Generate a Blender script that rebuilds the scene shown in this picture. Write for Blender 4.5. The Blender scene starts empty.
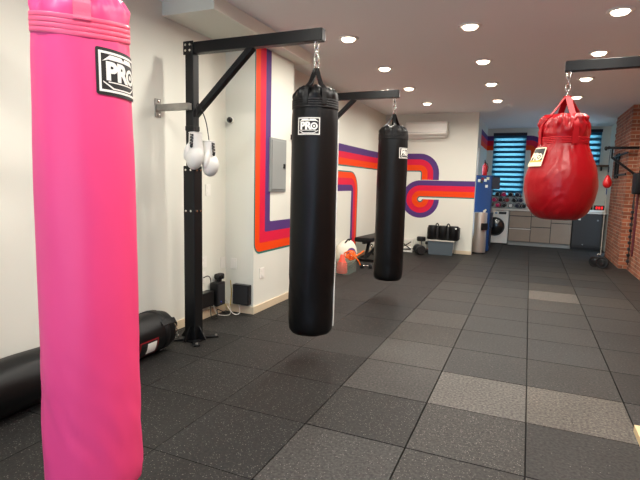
import bpy, bmesh, math, random
from math import sin, cos, pi, radians as rad
from mathutils import Vector, Matrix, noise

random.seed(7)
SC = bpy.context.scene
COL = SC.collection
T = 0.61                       # one rubber floor tile
GX, GY = 0.0754, 2.499         # a tile corner
XL, XR = -3.04, 1.73           # side walls
YF, YP, YB = -2.3, 10.6, 13.65 # shop front, partition, kitchen wall
ZC = 2.97                      # ceiling

# ------------------------------------------------------------------ materials
def lin(c):
    return tuple(((v / 255) / 12.92 if v / 255 <= .04045 else ((v / 255 + .055) / 1.055) ** 2.4) for v in c)

def mat(name, rgb, rough=.5, metal=0., spec=.5, bump=0., bscale=40., var=0., vscale=6., coat=0., emit=None, estr=0., alpha=None, trans=0., dist=.002):
    m = bpy.data.materials.new(name); m.use_nodes = True
    nt = m.node_tree; N = nt.nodes; L = nt.links
    b = N['Principled BSDF']
    c = (*lin(rgb), 1)
    b.inputs['Base Color'].default_value = c
    b.inputs['Roughness'].default_value = rough
    b.inputs['Metallic'].default_value = metal
    b.inputs['Specular IOR Level'].default_value = spec
    b.inputs['Coat Weight'].default_value = coat
    b.inputs['Coat Roughness'].default_value = .25
    b.inputs['Transmission Weight'].default_value = trans
    if alpha is not None: b.inputs['Alpha'].default_value = alpha
    if emit:
        b.inputs['Emission Color'].default_value = (*lin(emit), 1)
        b.inputs['Emission Strength'].default_value = estr
    tc = N.new('ShaderNodeTexCoord')
    if var:
        n = N.new('ShaderNodeTexNoise'); n.inputs['Scale'].default_value = vscale; n.inputs['Detail'].default_value = 4
        L.new(tc.outputs['Object'], n.inputs['Vector'])
        mx = N.new('ShaderNodeMix'); mx.data_type = 'RGBA'
        mx.inputs['A'].default_value = tuple(v * (1 - var) for v in c[:3]) + (1,)
        mx.inputs['B'].default_value = tuple(min(1, v * (1 + var)) for v in c[:3]) + (1,)
        L.new(n.outputs['Fac'], mx.inputs['Factor']); L.new(mx.outputs['Result'], b.inputs['Base Color'])
    if bump:
        n = N.new('ShaderNodeTexNoise'); n.inputs['Scale'].default_value = bscale; n.inputs['Detail'].default_value = 3
        L.new(tc.outputs['Object'], n.inputs['Vector'])
        bp = N.new('ShaderNodeBump'); bp.inputs['Strength'].default_value = bump; bp.inputs['Distance'].default_value = dist
        L.new(n.outputs['Fac'], bp.inputs['Height']); L.new(bp.outputs['Normal'], b.inputs['Normal'])
    return m

M = {}
M['wall'] = mat('painted wall', (224, 223, 211), .55, spec=.3, bump=.15, bscale=60, var=.02, vscale=1.2)
M['ceiling'] = mat('painted ceiling', (236, 236, 234), .8, spec=.2, bump=.1, bscale=80)
M['purple'] = mat('purple wall paint', (84, 52, 116), .55, spec=.25)
M['red'] = mat('raspberry wall paint', (218, 24, 62), .55, spec=.25)
M['orange'] = mat('orange wall paint', (236, 68, 0), .55, spec=.25)
M['teal'] = mat('teal wall paint', (28, 104, 96), .5)
M['trimwood'] = mat('pale baseboard', (214, 196, 166), .5, var=.08, vscale=9)
M['black_steel'] = mat('black powder coated steel', (13, 13, 14), .42, spec=.32, bump=.1, bscale=300)
M['raw_steel'] = mat('worn bare steel', (150, 146, 138), .4, metal=.55, var=.35, vscale=14)
M['chrome'] = mat('chrome', (215, 212, 205), .18, metal=1.)
M['vinyl_black'] = mat('black vinyl', (6, 6, 7), .42, spec=.26, bump=.35, bscale=9, dist=.004)
M['vinyl_black2'] = mat('black strap webbing', (8, 8, 9), .5, spec=.3, bump=.2, bscale=220)
M['vinyl_pink'] = mat('pink vinyl', (244, 72, 128), .45, spec=.3, bump=.35, bscale=8, dist=.004)
M['vinyl_pink2'] = mat('pink strap webbing', (243, 84, 120), .45, bump=.2, bscale=220)
M['vinyl_red'] = mat('red vinyl', (150, 3, 16), .36, spec=.36, bump=.5, bscale=16, dist=.006)
M['vinyl_red2'] = mat('red strap webbing', (164, 6, 20), .6, spec=.25, bump=.2, bscale=220)
M['patch_black'] = mat('black patch', (9, 9, 10), .5)
M['patch_white'] = mat('white print', (236, 234, 226), .5)
M['patch_cream'] = mat('cream patch', (226, 214, 180), .5)
M['patch_yellow'] = mat('yellow print', (214, 160, 30), .5)
M['glove_white'] = mat('white leather', (214, 212, 206), .4, bump=.25, bscale=30)
M['lace'] = mat('dark lace', (14, 14, 14), .7)
M['panel_grey'] = mat('grey panel enamel', (146, 149, 146), .45, spec=.4)
M['plastic_white'] = mat('white plastic', (232, 229, 220), .4)
M['plastic_black'] = mat('black plastic', (12, 12, 13), .4)
M['gun'] = mat('dark grey plastic', (42, 43, 45), .4)
M['glass_black'] = mat('black door glass', (10, 11, 13), .12, coat=.5)
M['stainless'] = mat('brushed stainless', (190, 180, 170), .42, metal=.6, var=.06, vscale=40)
M['locker'] = mat('blue enamel', (6, 58, 116), .4, spec=.5, var=.08, vscale=3)
M['navy'] = mat('navy enamel', (5, 11, 34), .45)
M['cabinet'] = mat('grey oak laminate', (146, 130, 114), .5, var=.12, vscale=5)
M['worktop'] = mat('pale worktop', (206, 199, 188), .35)
M['dark_fridge'] = mat('dark grey enamel', (46, 45, 44), .4, spec=.5)
M['brass_wood'] = mat('pale pine', (216, 190, 146), .55, var=.12, vscale=12)
M['dark_wood'] = mat('dark wood', (98, 68, 42), .5, var=.2, vscale=10)
M['orange_cloth'] = mat('orange strap', (244, 110, 12), .6, bump=.4, bscale=60)
M['coral'] = mat('coral plastic', (240, 84, 60), .5)
M['cloth_white'] = mat('white cloth', (228, 222, 206), .85, bump=.5, bscale=25, dist=.008)
M['rubber'] = mat('black rubber', (15, 15, 16), .55, bump=.2, bscale=90)
M['led'] = mat('lamp diffuser', (255, 244, 224), .5, emit=(255, 236, 208), estr=12)
M['red_led'] = mat('red digits', (60, 4, 4), .5, emit=(255, 30, 30), estr=2.5)
M['blind_dark'] = mat('opaque blind band', (30, 92, 124), .8)
M['green_glass'] = mat('green bottle', (16, 66, 34), .2, coat=.4)
M['redplastic'] = mat('red plastic', (206, 20, 26), .3, coat=.3)
M['magenta'] = mat('magenta leather', (196, 24, 92), .4)
M['maroon'] = mat('dark red leather', (130, 14, 26), .4)
M['navyleather'] = mat('navy leather', (20, 26, 52), .4)
M['wire_grey'] = mat('pale wire', (190, 186, 176), .5)
M['wire_yellow'] = mat('yellow wire', (206, 180, 70), .5)
M['band_red'] = mat('dark red elastic', (96, 30, 38), .6)

def clear_mat(name, rgb, a, rough=.15):
    m = bpy.data.materials.new(name); m.use_nodes = True
    nt = m.node_tree; N = nt.nodes; L = nt.links
    for n in list(N): N.remove(n)
    out = N.new('ShaderNodeOutputMaterial'); mx = N.new('ShaderNodeMixShader')
    t = N.new('ShaderNodeBsdfTransparent'); p = N.new('ShaderNodeBsdfPrincipled')
    p.inputs['Base Color'].default_value = (*lin(rgb), 1); p.inputs['Roughness'].default_value = rough
    t.inputs['Color'].default_value = (*lin(rgb), 1)
    mx.inputs['Fac'].default_value = a
    L.new(t.outputs[0], mx.inputs[1]); L.new(p.outputs[0], mx.inputs[2]); L.new(mx.outputs[0], out.inputs['Surface'])
    return m
M['clear_plastic'] = clear_mat('clear plastic', (240, 246, 242), .07)
M['smoke_plastic'] = clear_mat('smoky clear plastic', (104, 116, 124), .7)
M['pane'] = clear_mat('window pane', (235, 245, 250), .08, .05)

def sheer_mat():
    m = bpy.data.materials.new('sheer blind band'); m.use_nodes = True
    nt = m.node_tree; N = nt.nodes; L = nt.links
    for n in list(N): N.remove(n)
    out = N.new('ShaderNodeOutputMaterial'); mx = N.new('ShaderNodeMixShader')
    t = N.new('ShaderNodeBsdfTransparent'); p = N.new('ShaderNodeBsdfTranslucent')
    t.inputs['Color'].default_value = (.2, .34, .37, 1)
    p.inputs['Color'].default_value = (.5, .76, .8, 1)
    mx.inputs['Fac'].default_value = .4
    L.new(t.outputs[0], mx.inputs[1]); L.new(p.outputs[0], mx.inputs[2]); L.new(mx.outputs[0], out.inputs['Surface'])
    return m
M['sheer'] = sheer_mat()

def floor_mat():
    m = bpy.data.materials.new('recycled rubber tile'); m.use_nodes = True
    nt = m.node_tree; N = nt.nodes; L = nt.links
    b = N['Principled BSDF']; b.inputs['Roughness'].default_value = .62; b.inputs['Specular IOR Level'].default_value = .35
    tc = N.new('ShaderNodeTexCoord')
    tone = N.new('ShaderNodeAttribute'); tone.attribute_name = 'tile_tone'
    fleck = N.new('ShaderNodeAttribute'); fleck.attribute_name = 'tile_fleck'
    warm = N.new('ShaderNodeAttribute'); warm.attribute_name = 'tile_warm'
    def noise_(scale, det=2):
        n = N.new('ShaderNodeTexNoise'); n.inputs['Scale'].default_value = scale; n.inputs['Detail'].default_value = det
        L.new(tc.outputs['Object'], n.inputs['Vector']); return n
    def math_(op, a, bb=None, clamp=False):
        n = N.new('ShaderNodeMath'); n.operation = op; n.use_clamp = clamp
        for i, v in enumerate((a, bb)):
            if v is None: continue
            if isinstance(v, (int, float)): n.inputs[i].default_value = v
            else: L.new(v, n.inputs[i])
        return n.outputs[0]
    wc = N.new('ShaderNodeMix'); wc.data_type = 'RGBA'
    wc.inputs['A'].default_value = (1.04, 1., .95, 1); wc.inputs['B'].default_value = (1.18, 1., .8, 1)
    L.new(warm.outputs['Fac'], wc.inputs['Factor'])
    big = noise_(2.2, 4)
    t1 = math_('MULTIPLY', tone.outputs['Fac'], math_('ADD', math_('MULTIPLY', big.outputs['Fac'], .5), .75))
    grain = noise_(60, 6)
    t2 = math_('MULTIPLY', t1, math_('ADD', math_('MULTIPLY', grain.outputs['Fac'], 3.2), -.62, ))
    v = N.new('ShaderNodeTexVoronoi'); v.inputs['Scale'].default_value = 130; L.new(tc.outputs['Object'], v.inputs['Vector'])
    sep = N.new('ShaderNodeSeparateColor'); L.new(v.outputs['Color'], sep.inputs['Color'])
    patch = noise_(1.3, 3)
    th = math_('SUBTRACT', 1.0, math_('MULTIPLY', fleck.outputs['Fac'], math_('MULTIPLY', patch.outputs['Fac'], .8)))
    isf = math_('MULTIPLY', math_('GREATER_THAN', sep.outputs[0], th), math_('LESS_THAN', v.outputs['Distance'], .36))
    t3 = math_('ADD', t2, math_('MULTIPLY', isf, math_('ADD', .025, math_('MULTIPLY', sep.outputs[1], .14))))
    cm = N.new('ShaderNodeVectorMath'); cm.operation = 'SCALE'
    L.new(wc.outputs['Result'], cm.inputs[0]); L.new(t3, cm.inputs['Scale'])
    L.new(cm.outputs[0], b.inputs['Base Color'])
    bp = N.new('ShaderNodeBump'); bp.inputs['Strength'].default_value = .5; bp.inputs['Distance'].default_value = .002
    L.new(grain.outputs['Fac'], bp.inputs['Height']); L.new(bp.outputs['Normal'], b.inputs['Normal'])
    return m
M['floor'] = floor_mat()

def brick_mat():
    m = bpy.data.materials.new('red brick'); m.use_nodes = True
    nt = m.node_tree; N = nt.nodes; L = nt.links
    b = N['Principled BSDF']; b.inputs['Roughness'].default_value = .85
    tc = N.new('ShaderNodeTexCoord'); s = N.new('ShaderNodeSeparateXYZ'); L.new(tc.outputs['Object'], s.inputs[0])
    a = N.new('ShaderNodeMath'); a.operation = 'ADD'; L.new(s.outputs['X'], a.inputs[0]); L.new(s.outputs['Y'], a.inputs[1])
    c = N.new('ShaderNodeCombineXYZ'); L.new(a.outputs[0], c.inputs['X']); L.new(s.outputs['Z'], c.inputs['Y'])
    br = N.new('ShaderNodeTexBrick')
    br.inputs['Scale'].default_value = 1.; br.inputs['Brick Width'].default_value = .205; br.inputs['Row Height'].default_value = .066
    br.inputs['Mortar Size'].default_value = .007; br.inputs['Mortar Smooth'].default_value = .3; br.inputs['Bias'].default_value = -.1
    br.inputs['Color1'].default_value = (*lin((190, 112, 78)), 1); br.inputs['Color2'].default_value = (*lin((140, 78, 54)), 1)
    br.inputs['Mortar'].default_value = (*lin((196, 166, 140)), 1)
    L.new(c.outputs[0], br.inputs['Vector'])
    n = N.new('ShaderNodeTexNoise'); n.inputs['Scale'].default_value = 5; n.inputs['Detail'].default_value = 6; L.new(tc.outputs['Object'], n.inputs['Vector'])
    mx = N.new('ShaderNodeMix'); mx.data_type = 'RGBA'; mx.blend_type = 'MULTIPLY'; mx.inputs['Factor'].default_value = .7
    r = N.new('ShaderNodeValToRGB'); r.color_ramp.elements[0].position = .3; r.color_ramp.elements[0].color = (.45, .42, .4, 1)
    r.color_ramp.elements[1].position = .65; r.color_ramp.elements[1].color = (1, 1, 1, 1)
    L.new(n.outputs['Fac'], r.inputs[0]); L.new(br.outputs['Color'], mx.inputs['A']); L.new(r.outputs[0], mx.inputs['B'])
    L.new(mx.outputs['Result'], b.inputs['Base Color'])
    inv = N.new('ShaderNodeMath'); inv.operation = 'SUBTRACT'; inv.inputs[0].default_value = 1; L.new(br.outputs['Fac'], inv.inputs[1])
    bp = N.new('ShaderNodeBump'); bp.inputs['Strength'].default_value = .9; bp.inputs['Distance'].default_value = .012
    L.new(inv.outputs[0], bp.inputs['Height']); L.new(bp.outputs['Normal'], b.inputs['Normal'])
    return m
M['brick'] = brick_mat()

# ------------------------------------------------------------------ mesh helpers
def obj(name, bm, m, parent=None, smooth=None):
    me = bpy.data.meshes.new(name)
    bm.normal_update(); bm.to_mesh(me); bm.free()
    for mm in (m if isinstance(m, (list, tuple)) else [m]):
        me.materials.append(M[mm] if isinstance(mm, str) else mm)
    if smooth is not None:
        for p in me.polygons: p.use_smooth = True
        me.set_sharp_from_angle(angle=rad(smooth))
    o = bpy.data.objects.new(name, me); COL.objects.link(o)
    if parent is not None: o.parent = parent
    return o

def thing(name, label, cat, loc=(0, 0, 0), rz=0, group=None):
    o = bpy.data.objects.new(name, None); COL.objects.link(o)
    o.empty_display_size = .1; o.location = loc; o.rotation_euler = (0, 0, rz)
    o['label'] = label; o['category'] = cat
    if group: o['group'] = group
    return o

def tag(o, label, cat, group=None, kind=None):
    o['label'] = label; o['category'] = cat
    if group: o['group'] = group
    if kind: o['kind'] = kind
    return o

def struct(name, bm, m, label=None, parent=None, smooth=None):
    o = obj(name, bm, m, parent, smooth)
    if parent is None:
        o['kind'] = 'structure'
        tag(o, label or name.replace('_', ' '), 'room shell')
    return o

def dup(root, loc, rz=None, label=None, group=None):
    r = root.copy(); COL.objects.link(r); r.location = loc
    if rz is not None: r.rotation_euler = (0, 0, rz)
    if label: r['label'] = label
    if group: r['group'] = group
    def rec(a, b):
        for ch in a.children:
            c = ch.copy(); COL.objects.link(c); c.parent = b; rec(ch, c)
    rec(root, r)
    return r

def NB(): return bmesh.new()

def box(bm, lo, hi, bev=0., mi=0, rot=None, seg=2):
    lo, hi = Vector(lo), Vector(hi); c = (lo + hi) / 2; s = hi - lo
    mx = Matrix.Translation(c) @ (rot.to_4x4() if rot else Matrix()) @ Matrix.Diagonal((*s, 1))
    g = bmesh.ops.create_cube(bm, size=1, matrix=mx)
    vs = g['verts']; fs = {f for v in vs for f in v.link_faces}
    for f in fs: f.material_index = mi
    if bev:
        es = list({e for v in vs for e in v.link_edges})
        r = bmesh.ops.bevel(bm, geom=es, offset=bev, segments=seg, affect='EDGES', profile=.5)
        for f in r['faces']: f.material_index = mi
    return bm

def bar(bm, a, b, w, h, bev=.004, mi=0, up=(0, 0, 1)):
    """rectangular bar from a to b; w across, h along up"""
    a, b = Vector(a), Vector(b); d = b - a; L = d.length; z = d.normalized(); u = Vector(up)
    x = u.cross(z)
    if x.length < 1e-4: x = Vector((1, 0, 0)).cross(z) if abs(z.x) < .9 else Vector((0, 1, 0)).cross(z)
    x.normalize(); y = z.cross(x)
    R = Matrix((x, y, z)).transposed()
    c = (a + b) / 2
    return box(bm, c - Vector((w, h, L)) / 2, c + Vector((w, h, L)) / 2, bev, mi, R)

def tube(bm, pts, r, seg=10, mi=0, cap=True):
    pts = [Vector(p) for p in pts]; n = len(pts); rs = r if isinstance(r, (list, tuple)) else [r] * n
    prev = None; rings = []
    for i, p in enumerate(pts):
        t = (pts[min(i + 1, n - 1)] - pts[max(i - 1, 0)]).normalized()
        if prev is None:
            a = Vector((0, 0, 1)) if abs(t.z) < .9 else Vector((1, 0, 0)); x = (a - t * a.dot(t)).normalized()
        else: x = (prev - t * prev.dot(t)).normalized()
        prev = x; y = t.cross(x)
        rings.append([bm.verts.new(p + (x * cos(2 * pi * k / seg) + y * sin(2 * pi * k / seg)) * rs[i]) for k in range(seg)])
    for i in range(n - 1):
        for k in range(seg):
            f = bm.faces.new((rings[i][k], rings[i][(k + 1) % seg], rings[i + 1][(k + 1) % seg], rings[i + 1][k])); f.material_index = mi
    if cap:
        bm.faces.new(list(reversed(rings[0]))).material_index = mi; bm.faces.new(rings[-1]).material_index = mi
    return bm

def smooth_path(pts, n=8):
    P = [Vector(p) for p in pts]; out = []
    for i in range(len(P) - 1):
        p0, p1, p2, p3 = P[max(i - 1, 0)], P[i], P[i + 1], P[min(i + 2, len(P) - 1)]
        for k in range(n):
            t = k / n
            out.append(.5 * ((2 * p1) + (p2 - p0) * t + (2 * p0 - 5 * p1 + 4 * p2 - p3) * t * t + (3 * p1 - p0 - 3 * p2 + p3) * t ** 3))
    out.append(P[-1]); return out

def lathe(bm, prof, seg=32, disp=None, mi=0, mx=None, closed=False):
    rings = []
    for i, (r, z) in enumerate(prof):
        if r < 1e-5:
            v = Vector((0, 0, z)); rings.append([bm.verts.new(mx @ v if mx else v)]); continue
        ring = []
        for k in range(seg):
            a = 2 * pi * k / seg
            d = disp(a, z, r) if disp else 0
            v = Vector(((r + d) * cos(a), (r + d) * sin(a), z)); ring.append(bm.verts.new(mx @ v if mx else v))
        rings.append(ring)
    for i in range(len(rings) - 1):
        A, B = rings[i], rings[i + 1]
        for k in range(seg):
            k2 = (k + 1) % seg
            if len(A) == 1 and len(B) == 1: continue
            if len(A) == 1: f = bm.faces.new((A[0], B[k2], B[k]))
            elif len(B) == 1: f = bm.faces.new((A[k], A[k2], B[0]))
            else: f = bm.faces.new((A[k], A[k2], B[k2], B[k]))
            f.material_index = mi
    if closed:
        for ring, rev in ((rings[0], True), (rings[-1], False)):
            if len(ring) > 1: bm.faces.new(list(reversed(ring)) if rev else ring).material_index = mi
    return bm

def resample(prof, step):
    out = []
    for (r0, z0), (r1, z1) in zip(prof, prof[1:]):
        n = max(1, int(math.hypot(r1 - r0, z1 - z0) / step))
        out += [(r0 + (r1 - r0) * k / n, z0 + (z1 - z0) * k / n) for k in range(n)]
    out.append(prof[-1]); return out

def torus(bm, c, R, r, ax=(0, 0, 1), seg=20, sec=8, sx=1., mi=0):
    z = Vector(ax).normalized(); a = Vector((0, 0, 1)) if abs(z.z) < .9 else Vector((1, 0, 0))
    y = (a - z * a.dot(z)).normalized(); x = y.cross(z); c = Vector(c); rings = []
    for i in range(seg):
        t = 2 * pi * i / seg; ctr = x * cos(t) * R * sx + y * sin(t) * R; rad_ = (x * cos(t) + y * sin(t)).normalized()
        rings.append([bm.verts.new(c + ctr + rad_ * cos(2 * pi * k / sec) * r + z * sin(2 * pi * k / sec) * r) for k in range(sec)])
    for i in range(seg):
        for k in range(sec):
            f = bm.faces.new((rings[i][k], rings[(i + 1) % seg][k], rings[(i + 1) % seg][(k + 1) % sec], rings[i][(k + 1) % sec])); f.material_index = mi
    return bm

def ball(bm, c, s, seg=20, mi=0, rot=None):
    mx = Matrix.Translation(c) @ (rot.to_4x4() if rot else Matrix()) @ Matrix.Diagonal((*((s, s, s) if isinstance(s, (int, float)) else s), 1))
    g = bmesh.ops.create_uvsphere(bm, u_segments=seg, v_segments=seg * 2 // 3, radius=1, matrix=mx)
    for f in {f for v in g['verts'] for f in v.link_faces}: f.material_index = mi
    return bm

def cyl(bm, a, b, r, seg=20, mi=0, r2=None): return tube(bm, [a, b], [r, r if r2 is None else r2], seg, mi)

def prism(bm, pts, fn, d, mi=0):
    """polygon pts (s,t) placed by fn(s,t,depth), extruded by depth d"""
    A = [bm.verts.new(fn(s, t, 0)) for s, t in pts]; B = [bm.verts.new(fn(s, t, d)) for s, t in pts]; n = len(pts)
    fs = [bm.faces.new(A), bm.faces.new(list(reversed(B)))]
    for i in range(n): fs.append(bm.faces.new((A[i], B[i], B[(i + 1) % n], A[(i + 1) % n])))
    for f in fs: f.material_index = mi
    bmesh.ops.recalc_face_normals(bm, faces=fs)
    return bm

def rrect(x0, y0, x1, y1, r, n=5):
    out = []
    for cx, cy, a0 in ((x1 - r, y1 - r, 0), (x0 + r, y1 - r, 90), (x0 + r, y0 + r, 180), (x1 - r, y0 + r, 270)):
        for k in range(n + 1):
            a = rad(a0 + 90 * k / n); out.append((cx + r * cos(a), cy + r * sin(a)))
    return out

def text_mesh(body, size, bold=.0):
    cu = bpy.data.curves.new('lettering', 'FONT'); cu.body = body; cu.size = size; cu.align_x = 'CENTER'; cu.align_y = 'CENTER'
    cu.offset = bold; cu.resolution_u = 4
    o = bpy.data.objects.new('lettering', cu); COL.objects.link(o)
    me = bpy.data.meshes.new_from_object(o.evaluated_get(bpy.context.evaluated_depsgraph_get()))
    bpy.data.objects.remove(o); bpy.data.curves.remove(cu)
    return me

# ------------------------------------------------------------------ mural paint (part of the walls it is painted on)
def ribbon_pts(path, rads):
    """path of corners -> list of (corner-aware) polyline sampler: offset(d) gives polyline offset to the left by d; rads: radius of the centre line at every inner corner"""
    P = [Vector(p) for p in path]
    def off(d):
        out = []
        n = len(P)
        for i in range(n):
            if i == 0 or i == n - 1:
                t = (P[1] - P[0]).normalized() if i == 0 else (P[-1] - P[-2]).normalized()
                out.append(P[i] + Vector((-t.y, t.x)) * d); continue
            t0 = (P[i] - P[i - 1]).normalized(); t1 = (P[i + 1] - P[i]).normalized()
            cr = t0.x * t1.y - t0.y * t1.x; R = rads[i - 1]
            sgn = 1 if cr > 0 else -1
            n0 = Vector((-t0.y, t0.x)); n1 = Vector((-t1.y, t1.x))
            rr = max(R - sgn * d, .02); m = P[i] + (n0 + n1) * d
            c = m - t0 * rr + n0 * rr * sgn
            for k in range(9):
                ang = math.atan2(-n0.y * sgn, -n0.x * sgn) + sgn * (pi / 2) * k / 8
                out.append(c + Vector((cos(ang), sin(ang))) * rr)
        return out
    return off

def strip(bm, A, B, fn, mi, eps):
    va = [bm.verts.new(fn(p.x, p.y, eps)) for p in A]; vb = [bm.verts.new(fn(p.x, p.y, eps)) for p in B]
    for i in range(len(va) - 1):
        f = bm.faces.new((va[i], va[i + 1], vb[i + 1], vb[i])); f.material_index = mi

def bands(bm, off, lims, fn, eps=.0015):
    """lims: list of (d0, d1, material index)"""
    for d0, d1, mi in lims: strip(bm, off(d0), off(d1), fn, mi, eps)

MUR = ['wall', 'purple', 'red', 'orange', 'teal']

# ------------------------------------------------------------------ room shell
# floor: separate rubber tiles laid edge to edge, one surface
def build_floor():
    bm = NB(); tn = bm.faces.layers.float.new('tile_tone'); fk = bm.faces.layers.float.new('tile_fleck'); wm = bm.faces.layers.float.new('tile_warm')
    R = random.Random(21)
    special = {(-1, 1): (.15, .2, .45), (0, 1): (.14, .3, .7), (0, 7): (.15, .1, .75), (0, 8): (.06, .5, .9), (-2, 2): (.075, .05, .5), (-2, 1): (.07, .15, .4),
               (-1, 0): (.055, .7, .5), (-1, -1): (.045, .6, .5), (0, 0): (.042, .05, .4), (1, 0): (.05, .05, .3), (-2, 0): (.03, .5, .5), (-2, 3): (.05, .45, .8),
               (-2, 4): (.075, .05, .6), (-3, 2): (.05, .1, .5), (0, 2): (.05, .1, .5), (1, 2): (.034, .05, .5), (0, 3): (.052, .05, .2), (-1, 2): (.05, .15, .3),
               (-1, 3): (.052, .05, .3), (-1, 4): (.056, .05, .3), (0, 4): (.06, .05, .4), (0, 5): (.058, .05, .4), (0, 6): (.066, .2, .6)}
    for c in range(-6, 4):
        for r in range(-9, 20):
            x0, y0 = GX + c * T, GY + r * T
            x1, y1 = min(x0 + T, XR + .05), min(y0 + T, YB + .05); x0 = max(x0, XL - .05); y0 = max(y0, YF - .05)
            if x1 - x0 < .02 or y1 - y0 < .02: continue
            if (c, r) in special: t, f, w = special[(c, r)]
            else:
                t = R.uniform(.042, .066) if c > -3 else R.uniform(.024, .036)
                f = R.choice((.06, .1, .2, .35)) if c > -3 else R.uniform(.3, .6)
                w = R.uniform(.2, .7)
            g = .0045 if c > -3 else .002
            top = [bm.verts.new(p) for p in ((x0 + g, y0 + g, 0), (x1 - g, y0 + g, 0), (x1 - g, y1 - g, 0), (x0 + g, y1 - g, 0))]
            b2 = .0006
            bot = [bm.verts.new(p) for p in ((x0 + b2, y0 + b2, -.012), (x1 - b2, y0 + b2, -.012), (x1 - b2, y1 - b2, -.012), (x0 + b2, y1 - b2, -.012))]
            fs = [bm.faces.new(top)] + [bm.faces.new((bot[i], bot[(i + 1) % 4], top[(i + 1) % 4], top[i])) for i in range(4)]
            for k, ff in enumerate(fs): ff[tn] = t * (.57 if c > -3 else .37) * (.8 if r > 8 else 1) * (1 if k == 0 else .45); ff[fk] = f; ff[wm] = w
    box(bm, (XL - .1, YF - .1, -.08), (XR + .1, YB + .1, -.012))
    return struct('floor', bm, 'floor', 'dark speckled rubber tile floor')
build_floor()

bm = NB(); box(bm, (XL - .1, YF - .1, ZC), (XR + .1, YB + .1, ZC + .1)); struct('ceiling', bm, 'ceiling', 'flat painted ceiling with recessed lights')
SOF = (-2.5, 3.47, 5.42, 2.85)
bm = NB(); box(bm, (XL, SOF[1], SOF[3]), (SOF[0], SOF[2], ZC)); struct('ceiling_soffit', bm, 'wall', 'boxed soffit dropping from the ceiling above the pilaster')

# main wall on the side of the racks, with the rainbow bands
bm = NB(); box(bm, (XL - .12, YF - .1, 0), (XL, YP + .14, ZC))
fnL = lambda s, t, e: (XL + e, s, t)
hb = ribbon_pts([(5.3, 1.945), (YP, 1.945)], [])
bands(bm, hb, [(-.198, -.174, 4), (-.174, -.055, 3), (-.055, .055, 2), (.055, .18, 1)], fnL)
ar = ribbon_pts([(5.3, 1.484), (8.64, 1.484), (8.64, .09)], [.2])
bands(bm, ar, [(-.173, -.06, 1), (-.06, .06, 2), (.06, .165, 3), (.165, .187, 4)], fnL)
struct('wall_left', bm, MUR, 'white wall painted with purple, red and orange bands', smooth=20)

# boxed pilaster under the soffit
PX, PY0, PY1 = -2.68, 4.425, 5.32
bm = NB(); box(bm, (XL, PY0, 0), (PX, PY1, SOF[3]))
fnP = lambda s, t, e: (PX + e, s, t)
vb = ribbon_pts([(PY0 + .172, SOF[3]), (PY0 + .172, .825), (PY1, .825)], [-.05])
bands(bm, vb, [(-.172, -.15, 4), (-.15, -.055, 3), (-.055, .06, 2), (.06, .172, 1)], fnP)
struct('wall_pilaster', bm, MUR, 'white pilaster with vertical rainbow stripe', smooth=20)

# partition facing the room
PXR = -1.06
bm = NB(); box(bm, (XL, YP, 0), (PXR, YP + .14, ZC))
fnQ = lambda s, t, e: (s, YP - e, t)
q1 = ribbon_pts([(XL, 1.945), (-2.0, 1.945), (-2.0, 1.565)], [.24])
bands(bm, q1, [(-.205, -.182, 4), (-.182, -.06, 3), (-.06, .06, 2), (.06, .185, 1)], fnQ)
qc = Vector((-2.2, 1.145))
for r0, r1, mi in ((.042, .065, 4), (.065, .185, 3), (.185, .3, 2), (.3, .41, 1)):
    A = [qc + Vector((cos(a), sin(a))) * r0 for a in [pi / 2 + 1.5 * pi * k / 40 for k in range(41)]]
    B = [qc + Vector((cos(a), sin(a))) * r1 for a in [pi / 2 + 1.5 * pi * k / 40 for k in range(41)]]
    strip(bm, A, B, fnQ, mi, .0015)
    strip(bm, [Vector((-2.2, 1.145 + r0)), Vector((PXR, 1.145 + r0))], [Vector((-2.2, 1.145 + r1)), Vector((PXR, 1.145 + r1))], fnQ, mi, .0016)
struct('wall_partition', bm, MUR, 'white partition painted with swirling rainbow band', smooth=20)

# kitchen side wall behind the partition
KX = -1.12
KW = (10.95, 11.72, .35, 2.35)
bm = NB(); box(bm, (KX - .1, YP + .14, 0), (KX, KW[0], ZC)); box(bm, (KX - .1, KW[1], 0), (KX, YB, ZC)); box(bm, (KX - .1, KW[0], 0), (KX, KW[1], KW[2])); box(bm, (KX - .1, KW[0], KW[3]), (KX, KW[1], ZC))
fnK = lambda s, t, e: (KX + e, s, t)
for z0, z1, mi in ((2.66, 2.78, 1), (2.53, 2.66, 2), (2.41, 2.53, 3)):
    strip(bm, [Vector((11.9, z0)), Vector((YB, z0))], [Vector((11.9, z1)), Vector((YB, z1))], fnK, mi, .0015)
struct('wall_kitchen_side', bm, MUR, 'white kitchen side wall ending in painted bands')

# kitchen back wall with two window openings
W1 = (-.94, -.19, 1.2, 2.8); W2 = (.72, 1.49, 2.02, 2.86)
bm = NB()
xs = [KX - .1, W1[0], W1[1], W2[0], W2[1], XR + .1]
for i in range(5):
    if i == 1: segs = [(0, W1[2]), (W1[3], ZC)]
    elif i == 3: segs = [(0, W2[2]), (W2[3], ZC)]
    else: segs = [(0, ZC)]
    for z0, z1 in segs: box(bm, (xs[i], YB, z0), (xs[i + 1], YB + .12, z1))
fnB = lambda s, t, e: (s, YB - e, t)
for z0, z1, mi in ((2.66, 2.78, 1), (2.53, 2.66, 2), (2.41, 2.53, 3)):
    strip(bm, [Vector((KX, z0)), Vector((W1[0], z0))], [Vector((KX, z1)), Vector((W1[0], z1))], fnB, mi, .0015)
kb = ribbon_pts([(W1[1], 2.595), (.14, 2.595), (.14, .96)], [.22])
bands(bm, kb, [(-.185, -.06, 3), (-.06, .065, 2), (.065, .185, 1)], fnB)
struct('wall_back', bm, MUR, 'white kitchen back wall with painted bands around the windows', smooth=20)

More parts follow.
